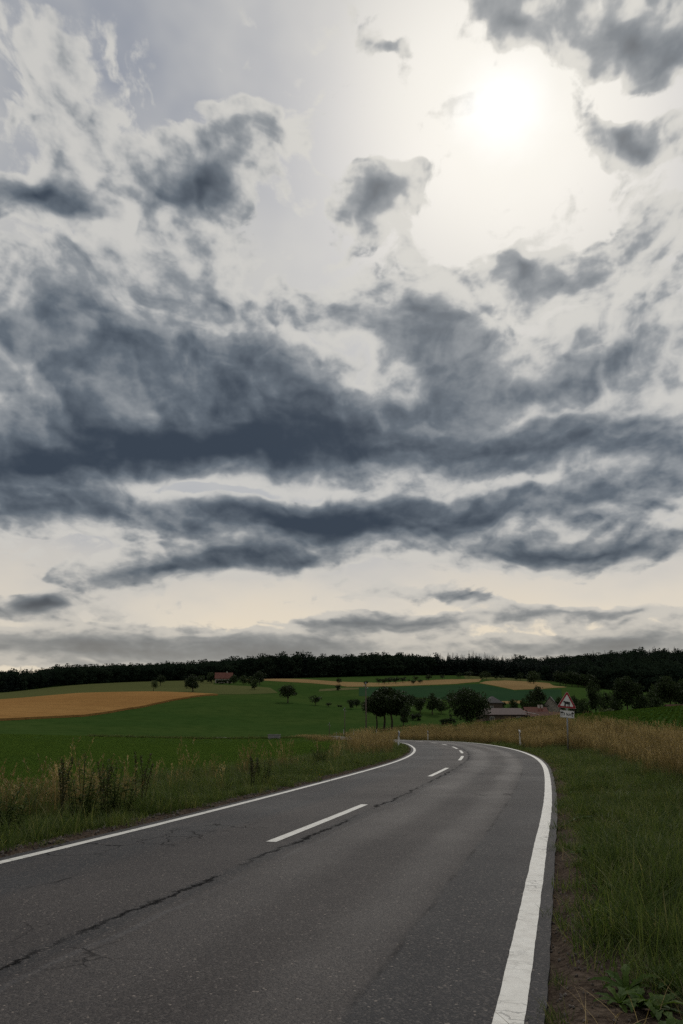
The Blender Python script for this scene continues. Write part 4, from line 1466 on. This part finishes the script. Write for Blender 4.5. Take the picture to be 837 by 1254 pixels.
# copse
for i, (u, hp, wp) in enumerate(((689, 17, 13), (696, 15, 13), (703.5, 17, 14), (711, 16.5, 14), (719, 16, 14), (726.5, 15.5, 13), (732, 13, 11))):
    v = 840 + (u - 689) * 0.09
    lb = {0: 'end tree of the long copse, standing next to the pale stubble', 6: 'lowest end tree of the long copse, behind the tall village tree'}.get(i, 'dense dark tree within the long copse above the village')
    plant(('tall', 'mid2', 'round2')[i % 3], 'copse_tree', lb, 'copse above the village', u, v, range_of(u, v, 520), hp, wp)
# village trees
VT = [('cone', 660, 868, 262, 29, 19, 'tall dark pointed conifer like tree over the red roofs'),
      ('tall', 650, 867, 270, 19, 12, 'dark tree leaning against the pointed conifer'),
      ('mid', 643, 868, 268, 12, 9, 'low tree behind the white lean-to roofs'),
      ('mid', 630, 867, 300, 10, 12, 'rounded tree behind the barn'),
      ('small', 616, 866, 310, 8, 7, 'small tree beside the pyramid roofed house'),
      ('mid', 596, 878, 235, 17, 11, 'tree between the broad tree and the barn'),
      ('mid2', 686.5, 869, 265, 15, 13, 'tree hidden partly by the traffic sign'),
      ('mid2', 706, 872, 250, 19, 16, 'rounded village tree right of the traffic sign'),
      ('mid', 716, 873, 235, 16, 16, 'mid green village tree below the copse'),
      ('tall', 730.5, 868, 268, 33, 17, 'tall village tree standing before the copse end'),
      ('mid', 742, 872, 245, 23, 17, 'dark village tree between two taller ones'),
      ('small', 751.7, 866, 300, 15, 8, 'slim tree behind the village trees'),
      ('mid2', 756, 872, 240, 20, 14, 'low dark tree at the foot of the big village tree'),
      ('roadB', 769.5, 873, 225, 39, 30, 'biggest dark tree of the village edge'),
      ('mid2', 785, 873, 232, 26, 20, 'dark tree against the right side of the biggest village tree'),
      ('mid', 801.5, 869, 235, 14, 18, 'pale green rounded shrub tree by the crop crest'),
      ('mid2', 806, 866, 260, 26, 20, 'mid green tree behind the crop crest'),
      ('roadA', 822, 866, 218, 31, 30, 'broad dark tree behind the crop crest by the far right houses'),
      ('mid2', 843, 864, 220, 30, 26, 'dense tree at the end of the crop crest')]
for key, u, v, d, hp, wp, lb in VT:
    z = land1(lay(u, d), d)
    foot = V_H - z / d * F_PX                      # the foot may stand lower than the crest that hides it
    plant(key, 'village_tree', lb, None, u, v, d, hp + max(0, foot - v), wp)
for u, d, hp, wp in ((745, 205, 15, 24), (722, 208, 12, 14)):
    plant('palebush', 'shrub', 'pale green spreading shrub behind the crop crest', 'pale shrubs behind the crop', u, 870, d, hp, wp, cat='shrub')


# ------------------------------------------------------------------ the wood on the skyline
conifers = [conifer_mesh('spruce', 50 + k, 17.5 + k, 8.0 + 0.6 * k, 20, 24, NEEDLE) for k in range(4)]
broad = [crown_mesh('beech', 60 + k, 16 + k, 11 + k, 1.0, 1200, 1.5, LEAF_WOOD, 18, 0.9, 0.95)[0] for k in range(4)]


def wood():
    m = 9000
    u = nrg.uniform(-170, 1010, m)
    front = np.interp(u, [-170, 0, 67, 134, 200, 300, 420, 560, 640, 690, 757, 837, 1010], [470, 482, 515, 555, 602, 640, 682, 722, 705, 690, 640, 600, 560])
    depth = np.interp(u, [-170, 60, 150, 560, 700, 1010], [60, 70, 190, 150, 330, 400])
    d = front + depth * nrg.random(m) ** 1.3
    x, y = lay(u, d), d
    # thin to a natural spacing
    cell = {}
    keep = []
    for i in range(m):
        kx, ky = int(x[i] // 5.0), int(y[i] // 6.5)
        if (kx, ky) in cell:
            continue
        cell[(kx, ky)] = 1
        keep.append(i)
    keep = np.array(keep)
    x, y, u, d, front = x[keep], y[keep], u[keep], d[keep], front[keep]
    m = len(x)
    con = nz(x, y, 0.008, 5.0) * 1.2 + nrg.random(m)
    pc = np.interp(u, [-170, 60, 100, 250, 330, 420, 700, 1010], [0.7, 0.65, 0.25, 0.15, 0.3, 0.5, 0.5, 0.4])
    is_c = con < pc
    idx = np.where(is_c, nrg.integers(0, 4, m), 4 + nrg.integers(0, 4, m))
    sc = nrg.uniform(0.72, 1.0, m) * np.interp(u, [-170, 0, 90, 200, 420, 700, 1010], [0.68, 0.70, 0.74, 0.95, 1.0, 1.05, 1.0])
    sc *= np.where(nrg.random(m) < 0.03, 1.08, 1.0)
    sc *= 1 + 0.22 * np.clip(2 * nz(x, y, 0.012, 3.3), -1, 1)
    scl = np.c_[sc * nrg.uniform(.85, 1.2, m), sc * nrg.uniform(.85, 1.2, m), sc]
    rot = np.c_[nrg.normal(0, .02, m), nrg.normal(0, .02, m), nrg.uniform(0, 6.28, m)]
    scatter('wood', 'dark mixed forest along the skyline', 'forest', conifers + broad, np.c_[x, y, land(x, y) - 0.4], rot, scl, idx)


wood()

# ------------------------------------------------------------------ buildings
PLASTER = worn('plaster_grey', (0.30, 0.27, 0.23), 0.4, 1.2, 0.9, 0.1)
TIMBER = worn('barn_boards', (0.075, 0.058, 0.046), 0.4, 1.5, 0.9, 0.1)
BRICKY = worn('red_brown_plaster', (0.16, 0.09, 0.07), 0.4, 1.2, 0.9, 0.1)
DARKGLASS = worn('window_glass', (0.02, 0.022, 0.026), 0.1, 2.0, 0.15, 0.5)
FRAME = worn('window_frame_paint', (0.5, 0.49, 0.46), 0.2, 4.0, 0.6)
CHIM = worn('chimney_render', (0.42, 0.38, 0.34), 0.3, 4.0, 0.9)


def roof_material(name, col, rib=0.32):
    m, n = material(name)
    p = n.new('ShaderNodeTexCoord').outputs['Object']
    x, y, z = n.sep(p)
    w = n.math('PINGPONG', x, rib / 2)
    r = n.math('PINGPONG', z, 0.13)
    a = n.noise(p, 1.2, 5, 0.65)
    c = n.mix(n.smooth(a, 0.35, 0.75, 0.0, 0.6), col, [k * 0.5 for k in col])
    c = n.mix(n.smooth(r, 0.0, 0.05, 0.5, 0.0), c, [k * 0.4 for k in col])
    finish(n, principled(n, c, 0.85, 0.2, bump(n, n.math('ADD', w, r), 0.7, 0.06)))
    return m


ROOF_RED = roof_material('red_tiles', (0.135, 0.052, 0.038))
ROOF_RED2 = roof_material('dull_red_tiles', (0.115, 0.055, 0.044))
ROOF_BROWN = roof_material('brown_fibre_roof', (0.085, 0.058, 0.055))
ROOF_GREY = roof_material('grey_slates', (0.085, 0.08, 0.08))
ROOF_PALE = roof_material('pale_sheet_roof', (0.62, 0.62, 0.62), 0.2)


def building(name, label, u, d, length, width, wall_h, roof_h, wall, roof, rz, windows=3, doors=1, chimneys=1, hip=False, over=0.4, sink=0.2, group=None):
    """Gabled (or hipped) house: ridge along local x, front towards local -y."""
    x = lay(u, d)
    root = empty(name, (x, d, land1(x, d) - sink), rz, label, 'house' if 'house' in name else 'barn', group)
    L, W = length / 2, width / 2
    geo = Geo().box(-L, L, -W, W, -0.6, wall_h)
    if not hip:
        geo.prism([(-W, wall_h), (W, wall_h), (0, wall_h + roof_h)], -L, L)
        n = len(geo.v)
        geo.v[-6:] = [(b, a, c) for a, b, c in geo.v[-6:]]
    geo.build('wall', wall, root)
    t = 0.16
    slope = roof_h / W
    e, el = W + over, L + over
    zr, ze = wall_h + roof_h + 0.05, wall_h - over * slope + 0.05
    rg = Geo()
    ridge = el if not hip else max(0.05, L - W * .95)
    for sg in (-1, 1):
        a = [(-el, sg * e, ze), (el, sg * e, ze), (ridge, 0, zr), (-ridge, 0, zr)]
        rg.add(a + [(p[0], p[1], p[2] + t) for p in a], [(0, 1, 2, 3), (4, 7, 6, 5), (0, 4, 5, 1), (1, 5, 6, 2), (3, 2, 6, 7), (0, 3, 7, 4)])
        if hip:
            b = [(sg * el, -e, ze), (sg * el, e, ze), (sg * ridge, 0, zr)]
            rg.add(b + [(p[0], p[1], p[2] + t) for p in b], [(0, 1, 2), (3, 5, 4), (0, 3, 4, 1), (1, 4, 5, 2), (0, 2, 5, 3)])
    ro = rg.build('roof', roof, root)
    for k in range(chimneys):
        cx = L * (0.35 if k == 0 else 0.65)
        Geo().box(cx - .28, cx + .28, -.5, .1, wall_h + roof_h * .75, wall_h + roof_h + 0.9).build('chimney', CHIM, ro)
    slots = windows + doors
    for k in range(slots):
        cx = -L + length * (k + 0.5) / slots
        if k == slots // 2 and doors:
            dr = Geo().box(cx - .55, cx + .55, -W - .05, -W + .05, 0, min(2.1, wall_h - .2)).build('door', TIMBER, root)
            Geo().box(cx + .35, cx + .42, -W - .10, -W - .05, 1.0, 1.12).build('handle', CHIM, dr)
        else:
            z0, z1 = wall_h * .38, wall_h * .78
            wn = Geo().box(cx - .5, cx + .5, -W - .03, -W + .03, z0, z1).build('window', DARKGLASS, root)
            fr = Geo()
            fr.box(cx - .58, cx - .5, -W - .06, -W, z0 - .08, z1 + .08).box(cx + .5, cx + .58, -W - .06, -W, z0 - .08, z1 + .08)
            fr.box(cx - .5, cx + .5, -W - .06, -W, z1, z1 + .08).box(cx - .5, cx + .5, -W - .09, -W, z0 - .08, z0).box(cx - .03, cx + .03, -W - .05, -W, z0, z1)
            fr.build('frame', FRAME, wn)
    return root


building('farmhouse', 'farmhouse with a red tiled roof among trees at the wood edge', 272.5, 505, 11, 8, 3.0, 3.6, PLASTER, ROOF_RED, 0.15, 3, 1, 1)
building('village_barn', 'long low barn with a wide brown roof behind the crop crest', 613, 205, 10.5, 8.5, 2.3, 1.5, TIMBER, ROOF_BROWN, 0.10, 2, 1, 0)
building('village_house', 'small house with a grey pyramid roof behind the barn', 604, 262, 5.0, 5.0, 5.6, 1.9, TIMBER, ROOF_GREY, 0.2, 1, 1, 0, True)
building('village_house', 'long house with dull red roof and two pale chimneys', 656, 245, 6.5, 5.5, 4.0, 2.0, BRICKY, ROOF_RED, 0.05, 2, 1, 2)
building('village_house', 'lower red roofed wing in front of the chimney house', 668, 232, 12, 6.5, 2.6, 2.2, BRICKY, ROOF_RED2, 0.04, 4, 1, 0)
building('village_house', 'house with a pointed red gable between barn and chimney house', 643.5, 238, 5.0, 3.6, 3.6, 1.9, BRICKY, ROOF_RED, 1.45, 1, 1, 0)
building('village_house', 'steep roofed house with a pale roof slope beside the pointed conifer', 676, 266, 7, 6.5, 3.6, 4.0, PLASTER, ROOF_GREY, 1.25, 2, 1, 0)
building('village_house', 'pale house showing through the trees at the end of the crop crest', 829, 214, 6, 5, 1.9, 1.6, PLASTER, ROOF_RED2, 0.3, 2, 1, 0)
for u, d, hz, lb in ((632, 224, 5.0, 'smallest white sheet roof shelter next to the barn ridge'), (640, 217, 4.6, 'middle white sheet roof shelter between barn and red roofs'),
                     (648, 210, 4.3, 'long white sheet roof shelter below the red roofs')):
    x = lay(u, d)
    root = empty('shed', (x, d, land1(x, d) - 0.1), 0.55, lb, 'shed')
    a = 1.3 if hz > 4.5 else 2.0
    Geo().add([(-a, -1.6, hz - 1.0), (a, -1.6, hz - 1.6), (a, 1.6, hz - 1.1), (-a, 1.6, hz - .5), (-a, -1.6, hz - .9), (a, -1.6, hz - 1.5), (a, 1.6, hz - 1.0), (-a, 1.6, hz - .4)],
              [(0, 3, 2, 1), (4, 5, 6, 7), (0, 1, 5, 4), (1, 2, 6, 5), (2, 3, 7, 6), (3, 0, 4, 7)]).build('roof', ROOF_PALE, root)
    for px in (-a + .15, a - .15):
        for py in (-1.45, 1.45):
            Geo().box(px - .07, px + .07, py - .07, py + .07, -0.3, hz - 1.4 + (0.25 if px < 0 else -0.1)).build('post', TIMBER, root)
    Geo().box(-a + .25, a - .25, 1.36, 1.42, 0, hz - 1.8).build('wall', TIMBER, root)


# ------------------------------------------------------------------ street furniture
WHITE_PLASTIC = worn('white_plastic', (0.66, 0.66, 0.64), 0.35, 6.0, 0.5)
BLACK_PLASTIC = worn('black_plastic', (0.015, 0.015, 0.017), 0.2, 6.0, 0.5)
REFLECT = worn('reflector', (0.5, 0.5, 0.52), 0.1, 9.0, 0.2, 0.6)
STEEL = worn('galvanised_steel', (0.20, 0.215, 0.235), 0.35, 8.0, 0.5, 0.5, 0.5)
SIGN_WHITE = worn('sign_white', (0.62, 0.62, 0.60), 0.2, 5.0, 0.45)
SIGN_RED = worn('sign_red', (0.26, 0.012, 0.022), 0.25, 5.0, 0.45)
SIGN_BLACK = worn('sign_black', (0.012, 0.012, 0.014), 0.1, 5.0, 0.5)
POLE_WOOD = worn('pole_wood', (0.12, 0.092, 0.08), 0.4, 3.0, 0.9, 0.1)
CONCRETE = worn('trough_concrete', (0.21, 0.205, 0.20), 0.4, 3.0, 0.9, 0.15)


def marker_post(x, y, rz, label, group=None, tilt=0.0):
    """Roadside marker post: white, slanted top, slanting black band with a reflector."""
    root = empty('marker_post', (x, y, land1(x, y)), rz, label, 'marker post', group)
    root.rotation_euler = (tilt * .3, tilt, rz)
    h, w, d = 1.0, 0.062, 0.05

    def rounded(a, b, sl_a, sl_b):
        """Shell of rounded triangular section between two slanted levels."""
        prof = [(-w, -d), (-w * .55, -d * 1.45), (w * .55, -d * 1.45), (w, -d), (w * .8, d * .4), (0, d * 1.2), (-w * .8, d * .4)]
        V = [(p, q, a + sl_a * p) for p, q in prof] + [(p, q, b + sl_b * p) for p, q in prof]
        n = len(prof)
        return V, [tuple(reversed(range(n))), tuple(range(n, 2 * n))] + [(i, (i + 1) % n, (i + 1) % n + n, i + n) for i in range(n)]
    Geo().add(*rounded(-0.35, h, 0, -0.75)).build('post', WHITE_PLASTIC, root)
    w, d = 0.065, 0.053
    bn = Geo().add(*rounded(0.66, 0.89, -0.75, -0.75)).build('black_band', BLACK_PLASTIC, root)
    Geo().box(-0.022, 0.022, -d * 1.45 - .006, -d * 1.45 - .001, 0.69, 0.86).build('reflector', REFLECT, bn)
    return root


marker_post(lay(636, 50), 50, -0.5, 'white marker post with black band in the tan grass before the bend', tilt=-0.02)
marker_post(lay(487.3, 50.5), 50.5, 0.1, 'white marker post on the inside of the bend in low grass', tilt=0.06)
marker_post(lay(523.5, 90), 90, 0.3, 'white marker post outside the far end of the bend')
marker_post(lay(461, 131), 131, 0.2, 'white marker post below the three mound trees')
for u, d, side in ((442.6, 148, 1), (433.5, 158, 1), (421, 163, 1), (412.3, 170, 1)):
    marker_post(lay(u, d), d, 0.2, 'tiny white marker post along the distant stretch of road', 'distant marker posts')


def utility_pole(u, d, h, label):
    x = lay(u, d)
    root = empty('utility_pole', (x, d, land1(x, d)), 0.2, label, 'pole')
    Geo().tube([(0, 0, -0.5), (0.01, 0, h * .5), (0, 0, h)], [0.085, 0.075, 0.055], 10).build('pole', POLE_WOOD, root, True)
    Geo().tube([(0, 0, h - .02), (0, 0, h + .05), (0, 0, h + .14)], [0.11, 0.10, 0.01], 10).build('cap', STEEL, root)
    for k, zz in ((-1, h - .35), (1, h - .6)):
        br = Geo().box(min(0, k * .28), max(0, k * .28), -.025, .025, zz, zz + .05).build('bracket', STEEL, root)
        Geo().tube([(k * .26, 0, zz + .05), (k * .26, 0, zz + .10), (k * .26, 0, zz + .18)], [.03, .045, .02], 8).build('insulator', REFLECT, br)
    return root


utility_pole(448.5, 98, 6.8, 'tall thin wooden utility pole on the inside of the bend')
utility_pole(422.5, 152, 5.3, 'thin wooden utility pole by the distant road, second from the bend')
utility_pole(403.6, 185, 2.8, 'shortest looking wooden pole beyond the distant road')


def traffic_sign():
    d = 40.0
    x = lay(693, d)
    root = empty('traffic_sign', (x, d, land1(x, d)), R(-6), 'red bordered triangular cattle warning sign with a 3 km plate on a grey post', 'road sign')
    root.rotation_euler = (0, R(2.4), R(-6))
    root.scale = (1.04, 1.04, 1.04)
    Geo().tube([(0, 0, -0.5), (0, 0, 1.0), (0, 0, 2.72)], [0.036, 0.036, 0.036], 12).build('post', STEEL, root, True)
    top = 2.86

    def tri(side, r, n=5):
        """Triangle of given side with rounded corners, apex up, centroid at 0."""
        R0 = side / math.sqrt(3) - 2 * r
        out = []
        for k in range(3):
            a = math.pi / 2 + k * 2 * math.pi / 3
            cx, cz = math.cos(a) * R0, math.sin(a) * R0
            for j in range(n):
                b = a - math.pi / 3 + j * (2 * math.pi / 3) / (n - 1)
                out.append((cx + math.cos(b) * r, cz + math.sin(b) * r))
        return out
    zc = top - 0.93 / math.sqrt(3)
    tilt = R(3.0)

    def turn(P):
        return [(a * math.cos(tilt) + b * math.sin(tilt), zc - a * math.sin(tilt) + b * math.cos(tilt)) for a, b in P]
    panel = Geo().prism(turn(tri(0.95, 0.05)), -0.046, -0.040).build('warning_panel', SIGN_WHITE, root)
    # red border as a ring
    o, i = turn(tri(0.925, 0.045)), turn(tri(0.66, 0.025))
    n = len(o)
    V = [(a, -0.0500, b) for a, b in o] + [(a, -0.0500, b) for a, b in i] + [(a, -0.0462, b) for a, b in o] + [(a, -0.0462, b) for a, b in i]
    F = [(k, (k + 1) % n, n + (k + 1) % n, n + k) for k in range(n)] + [(2 * n + k, 2 * n + (k + 1) % n, (k + 1) % n, k) for k in range(n)] + \
        [(n + k, n + (k + 1) % n, 3 * n + (k + 1) % n, 3 * n + k) for k in range(n)]
    mesh_obj('red_border', V, F, SIGN_RED, panel)
    cow = [(-.19, .075), (-.155, .10), (-.165, .125), (-.135, .112), (-.105, .122), (-.07, .098), (.13, .092), (.155, .075), (.165, -.03), (.15, -.035), (.145, .035), (.135, .0), (.14, -.13),
           (.105, -.13), (.10, -.06), (.085, -.01), (.075, -.045), (.075, -.13), (.045, -.13), (.04, -.03), (-.04, -.025), (-.045, -.13), (-.075, -.13), (-.08, -.05), (-.09, -.13), (-.12, -.13),
           (-.11, -.02), (-.115, .03), (-.135, .05), (-.175, .05)]
    cow = turn([(a, b - 0.06) for a, b in cow])
    Geo().prism(cow, -0.0500, -0.0464).build('cattle_symbol', SIGN_BLACK, panel)
    # plate below
    zp = zc - 0.36 - 0.20
    W, H = 0.335, 0.175

    def rect(a, b, c, e, cz=zp):
        return [(p * math.cos(tilt) + q * math.sin(tilt), cz - p * math.sin(tilt) + q * math.cos(tilt)) for p, q in ((a, c), (b, c), (b, e), (a, e))]
    plate = Geo().prism(rect(-W, W, -H, H), -0.046, -0.040).build('distance_panel', SIGN_WHITE, root)
    bd = Geo()
    for q in ((-W + .012, W - .012, H - .022, H - .012), (-W + .012, W - .012, -H + .012, -H + .022), (-W + .012, -W + .022, -H + .022, H - .022), (W - .022, W - .012, -H + .022, H - .022)):
        bd.prism(rect(*q), -0.0475, -0.0462)
    bd.build('black_border', SIGN_BLACK, plate)
    for cx in (-0.25, 0.25):
        ar = [(cx - .018, -.12), (cx + .018, -.12), (cx + .018, .04), (cx + .06, .02), (cx + .06, .065), (cx, .125), (cx - .06, .065), (cx - .06, .02), (cx - .018, .04)]
        Geo().prism([(p * math.cos(tilt) + q * math.sin(tilt), zp - p * math.sin(tilt) + q * math.cos(tilt)) for p, q in ar], -0.0490, -0.0464).build('arrow', SIGN_BLACK, plate)
    cu = bpy.data.curves.new('lettering', 'FONT')
    cu.body = '3 km'
    cu.size = 0.20
    cu.align_x = 'CENTER'
    cu.extrude = 0.001
    cu.offset = 0.004
    tmp = bpy.data.objects.new('lettering_curve', cu)
    COL.objects.link(tmp)
    bpy.context.view_layer.update()
    me = bpy.data.meshes.new_from_object(tmp.evaluated_get(bpy.context.evaluated_depsgraph_get()))
    bpy.data.objects.remove(tmp)
    me.materials.clear()
    me.materials.append(SIGN_BLACK)
    t = bpy.data.objects.new('lettering', me)
    t.location = (0, -0.0485, zp - 0.07)
    t.rotation_euler = (math.pi / 2, tilt, 0)
    link(t, plate)
    for zz in (zc - .05, zp):
        Geo().box(-0.05, 0.05, -0.040, 0.045, zz - .015, zz + .015).build('clamp', STEEL, root)
    return root


traffic_sign()


def trough():
    d = 109.0
    x = lay(336.5, d)
    root = empty('water_trough', (x, d, land1(x, d)), 0.06, 'pale grey concrete trough standing in the meadow by the dark grass line', 'trough')
    g = Geo()
    g.box(-.85, .85, -.35, -.27, .12, .55).box(-.85, .85, .27, .35, .12, .55).box(-.85, -.77, -.27, .27, .12, .55).box(.77, .85, -.27, .27, .12, .55)
    g.box(-.77, .77, -.27, .27, .12, .2)
    g.build('basin', CONCRETE, root)
    g = Geo()
    g.box(-.90, .90, -.40, -.26, .55, .62).box(-.90, .90, .26, .40, .55, .62).box(-.90, -.76, -.26, .26, .55, .62).box(.76, .90, -.26, .26, .55, .62)
    g.build('rim', CONCRETE, root)
    for a in (-.6, .6):
        Geo().box(a - .12, a + .12, -.3, .3, -.1, .118).build('foot', CONCRETE, root)
    m, n = material('still_water')
    finish(n, principled(n, (0.02, 0.025, 0.02), 0.05, 0.5))
    Geo().box(-.765, .765, -.265, .265, .44, .46).build('water', m, root)


trough()


# ------------------------------------------------------------------ weeds one can tell apart on the left verge
def dock(x, y, h, label, seed):
    """Tall dried dock: branching brown seed stalks over a few basal leaves."""
    g = random.Random(seed)
    root = empty('dock_plant', (x, y, land1(x, y)), g.random() * 6, label, 'plant')
    for k in range(4):
        hh = h * g.uniform(.75, 1.0)
        lx, ly = g.uniform(-.12, .12) * h, g.uniform(-.12, .12) * h
        bx, by = g.uniform(-.08, .08), g.uniform(-.08, .08)
        path = [Vector((bx + lx * t * t, by + ly * t * t, hh * t - .02)) for t in (0, .33, .66, 1)]
        geo = Geo().tube(path, [.009, .007, .005, .002], 5)
        st = geo.build('stem', G_DOCK, root)
        set_attr(st.data, 'tone', [0.35] * len(st.data.vertices))
        V, F, T = [], [], []
        for j in range(190):
            t = 0.35 + 0.65 * g.random()
            i = min(2, int(t * 3))
            p = path[i].lerp(path[i + 1], t * 3 - i)
            q = g.random() * 6.283
            rr = 0.055 * (1.15 - t) * 1.6 * g.random() + .006
            c = p + Vector((math.cos(q) * rr, math.sin(q) * rr, rr * 1.2))
            s_ = 0.011
            a = Vector((g.gauss(0, 1), g.gauss(0, 1), g.gauss(0, 1))).normalized() * s_
            b = Vector((g.gauss(0, 1), g.gauss(0, 1), g.gauss(0, 1))).normalized() * s_
            o = len(V)
            V += [tuple(c - a), tuple(c - b), tuple(c + a), tuple(c + b)]
            F.append((o, o + 1, o + 2, o + 3)); T += [g.random()] * 4
        sd = mesh_obj('seed_head', V, F, G_DOCK, st)
        set_attr(sd.data, 'tone', T)
    V, F, T = rosette(g, 8, .15, .32, .08)
    lf = mesh_obj('leaves', V, F, G_LEAF, root)
    set_attr(lf.data, 'tone', [k * .5 for k in T])


for i, (u, d, h, lb) in enumerate(((88, 11.0, 0.95, 'tall brown dock plant at the thick end of the left verge grass'),
                                   (140, 12.2, 0.92, 'brown dock plant among the tallest tan stalks of the left verge'),
                                   (178, 13.0, 1.0, 'slender dark dock plant standing free on the left verge'),
                                   (310, 17.5, 0.7, 'short dark dock plant farther along the left verge'))):
    dock(lay(u, d), d, h, lb, 70 + i)


def leafy_weed(x, y, h, label, seed):
    """Bushy green weed: several leafy stems from one root."""
    g = random.Random(seed)
    root = empty('leafy_weed', (x, y, land1(x, y)), g.random() * 6, label, 'plant')
    for k in range(13):
        hh = h * g.uniform(.55, 1.0)
        q0 = g.random() * 6.283
        sp = g.uniform(.02, .22)
        ln = g.uniform(.05, .3) * hh
        path = [Vector((math.cos(q0) * (sp + ln * t * t), math.sin(q0) * (sp + ln * t * t), hh * t - .02)) for t in (0, .33, .66, 1)]
        st = Geo().tube(path, [.007, .006, .004, .002], 5).build('stem', G_WEED, root)
        set_attr(st.data, 'tone', [0.2] * len(st.data.vertices))
        V, F, T = [], [], []
        for j in range(46):
            t = 0.12 + 0.88 * g.random()
            i = min(2, int(t * 3))
            p = path[i].lerp(path[i + 1], t * 3 - i)
            q = g.random() * 6.283
            L = g.uniform(.05, .13) * (1.15 - .6 * t)
            out = Vector((math.cos(q), math.sin(q), g.uniform(-.2, .6)))
            sd = Vector((-math.sin(q), math.cos(q), 0)) * L * .2
            e = p + out * L
            mid = p.lerp(e, .45) + Vector((0, 0, L * .12))
            o = len(V)
            V += [tuple(p), tuple(mid - sd), tuple(e), tuple(mid + sd)]
            F.append((o, o + 1, o + 2, o + 3)); T += [g.random()] * 4
        lf = mesh_obj('leaves', V, F, G_WEED, st)
        set_attr(lf.data, 'tone', T)


G_WEED = foliage('green_weed', [(0.0, (0.034, 0.054, 0.018)), (0.6, (0.066, 0.090, 0.030)), (1.0, (0.120, 0.135, 0.052))], 0.4, 0.7, 0.05, 0.1)
for i, (u, d, h, lb) in enumerate(((112, 11.3, 1.0, 'bushy green weed between the two dock plants of the left verge'),
                                   (150, 12.0, 0.85, 'bushy green weed touching the dock plant among the tallest stalks'),
                                   (20, 10.0, 0.7, 'low bushy green weed at the near end of the left verge'),
                                   (322, 17.9, 0.75, 'bushy weed beside the short dock plant farther along the left verge'),
                                   (392, 27.0, 1.0, 'bushy weed before the thick tan grass inside the bend'))):
    leafy_weed(lay(u, d), d, h, lb, 170 + i)


def ragwort(x, y):
    g = random.Random(5)
    root = empty('yellow_flower', (x, y, land1(x, y)), 0, 'small patch of yellow flowers in the grass of the left verge', 'flower')
    m, n = material('yellow_petal')
    finish(n, principled(n, (0.45, 0.30, 0.02), 0.6, 0.2))
    for k in range(9):
        px, py, h = g.uniform(-.35, .35), g.uniform(-.25, .25), g.uniform(.14, .30)
        st = Geo().tube([(px, py, -.02), (px, py, h)], [.004, .003], 4).build('stem', G_LEAF, root)
        set_attr(st.data, 'tone', [.4] * len(st.data.vertices))
        V = [(px, py, h + .004)] + [(px + math.cos(j * .785) * (.024 if j % 2 else .013), py + math.sin(j * .785) * (.024 if j % 2 else .013), h + .014) for j in range(8)]
        mesh_obj('flower_head', V, [(0, 1 + j, 1 + (j + 1) % 8) for j in range(8)], m, st)


ragwort(lay(390, 19.3), 19.3)
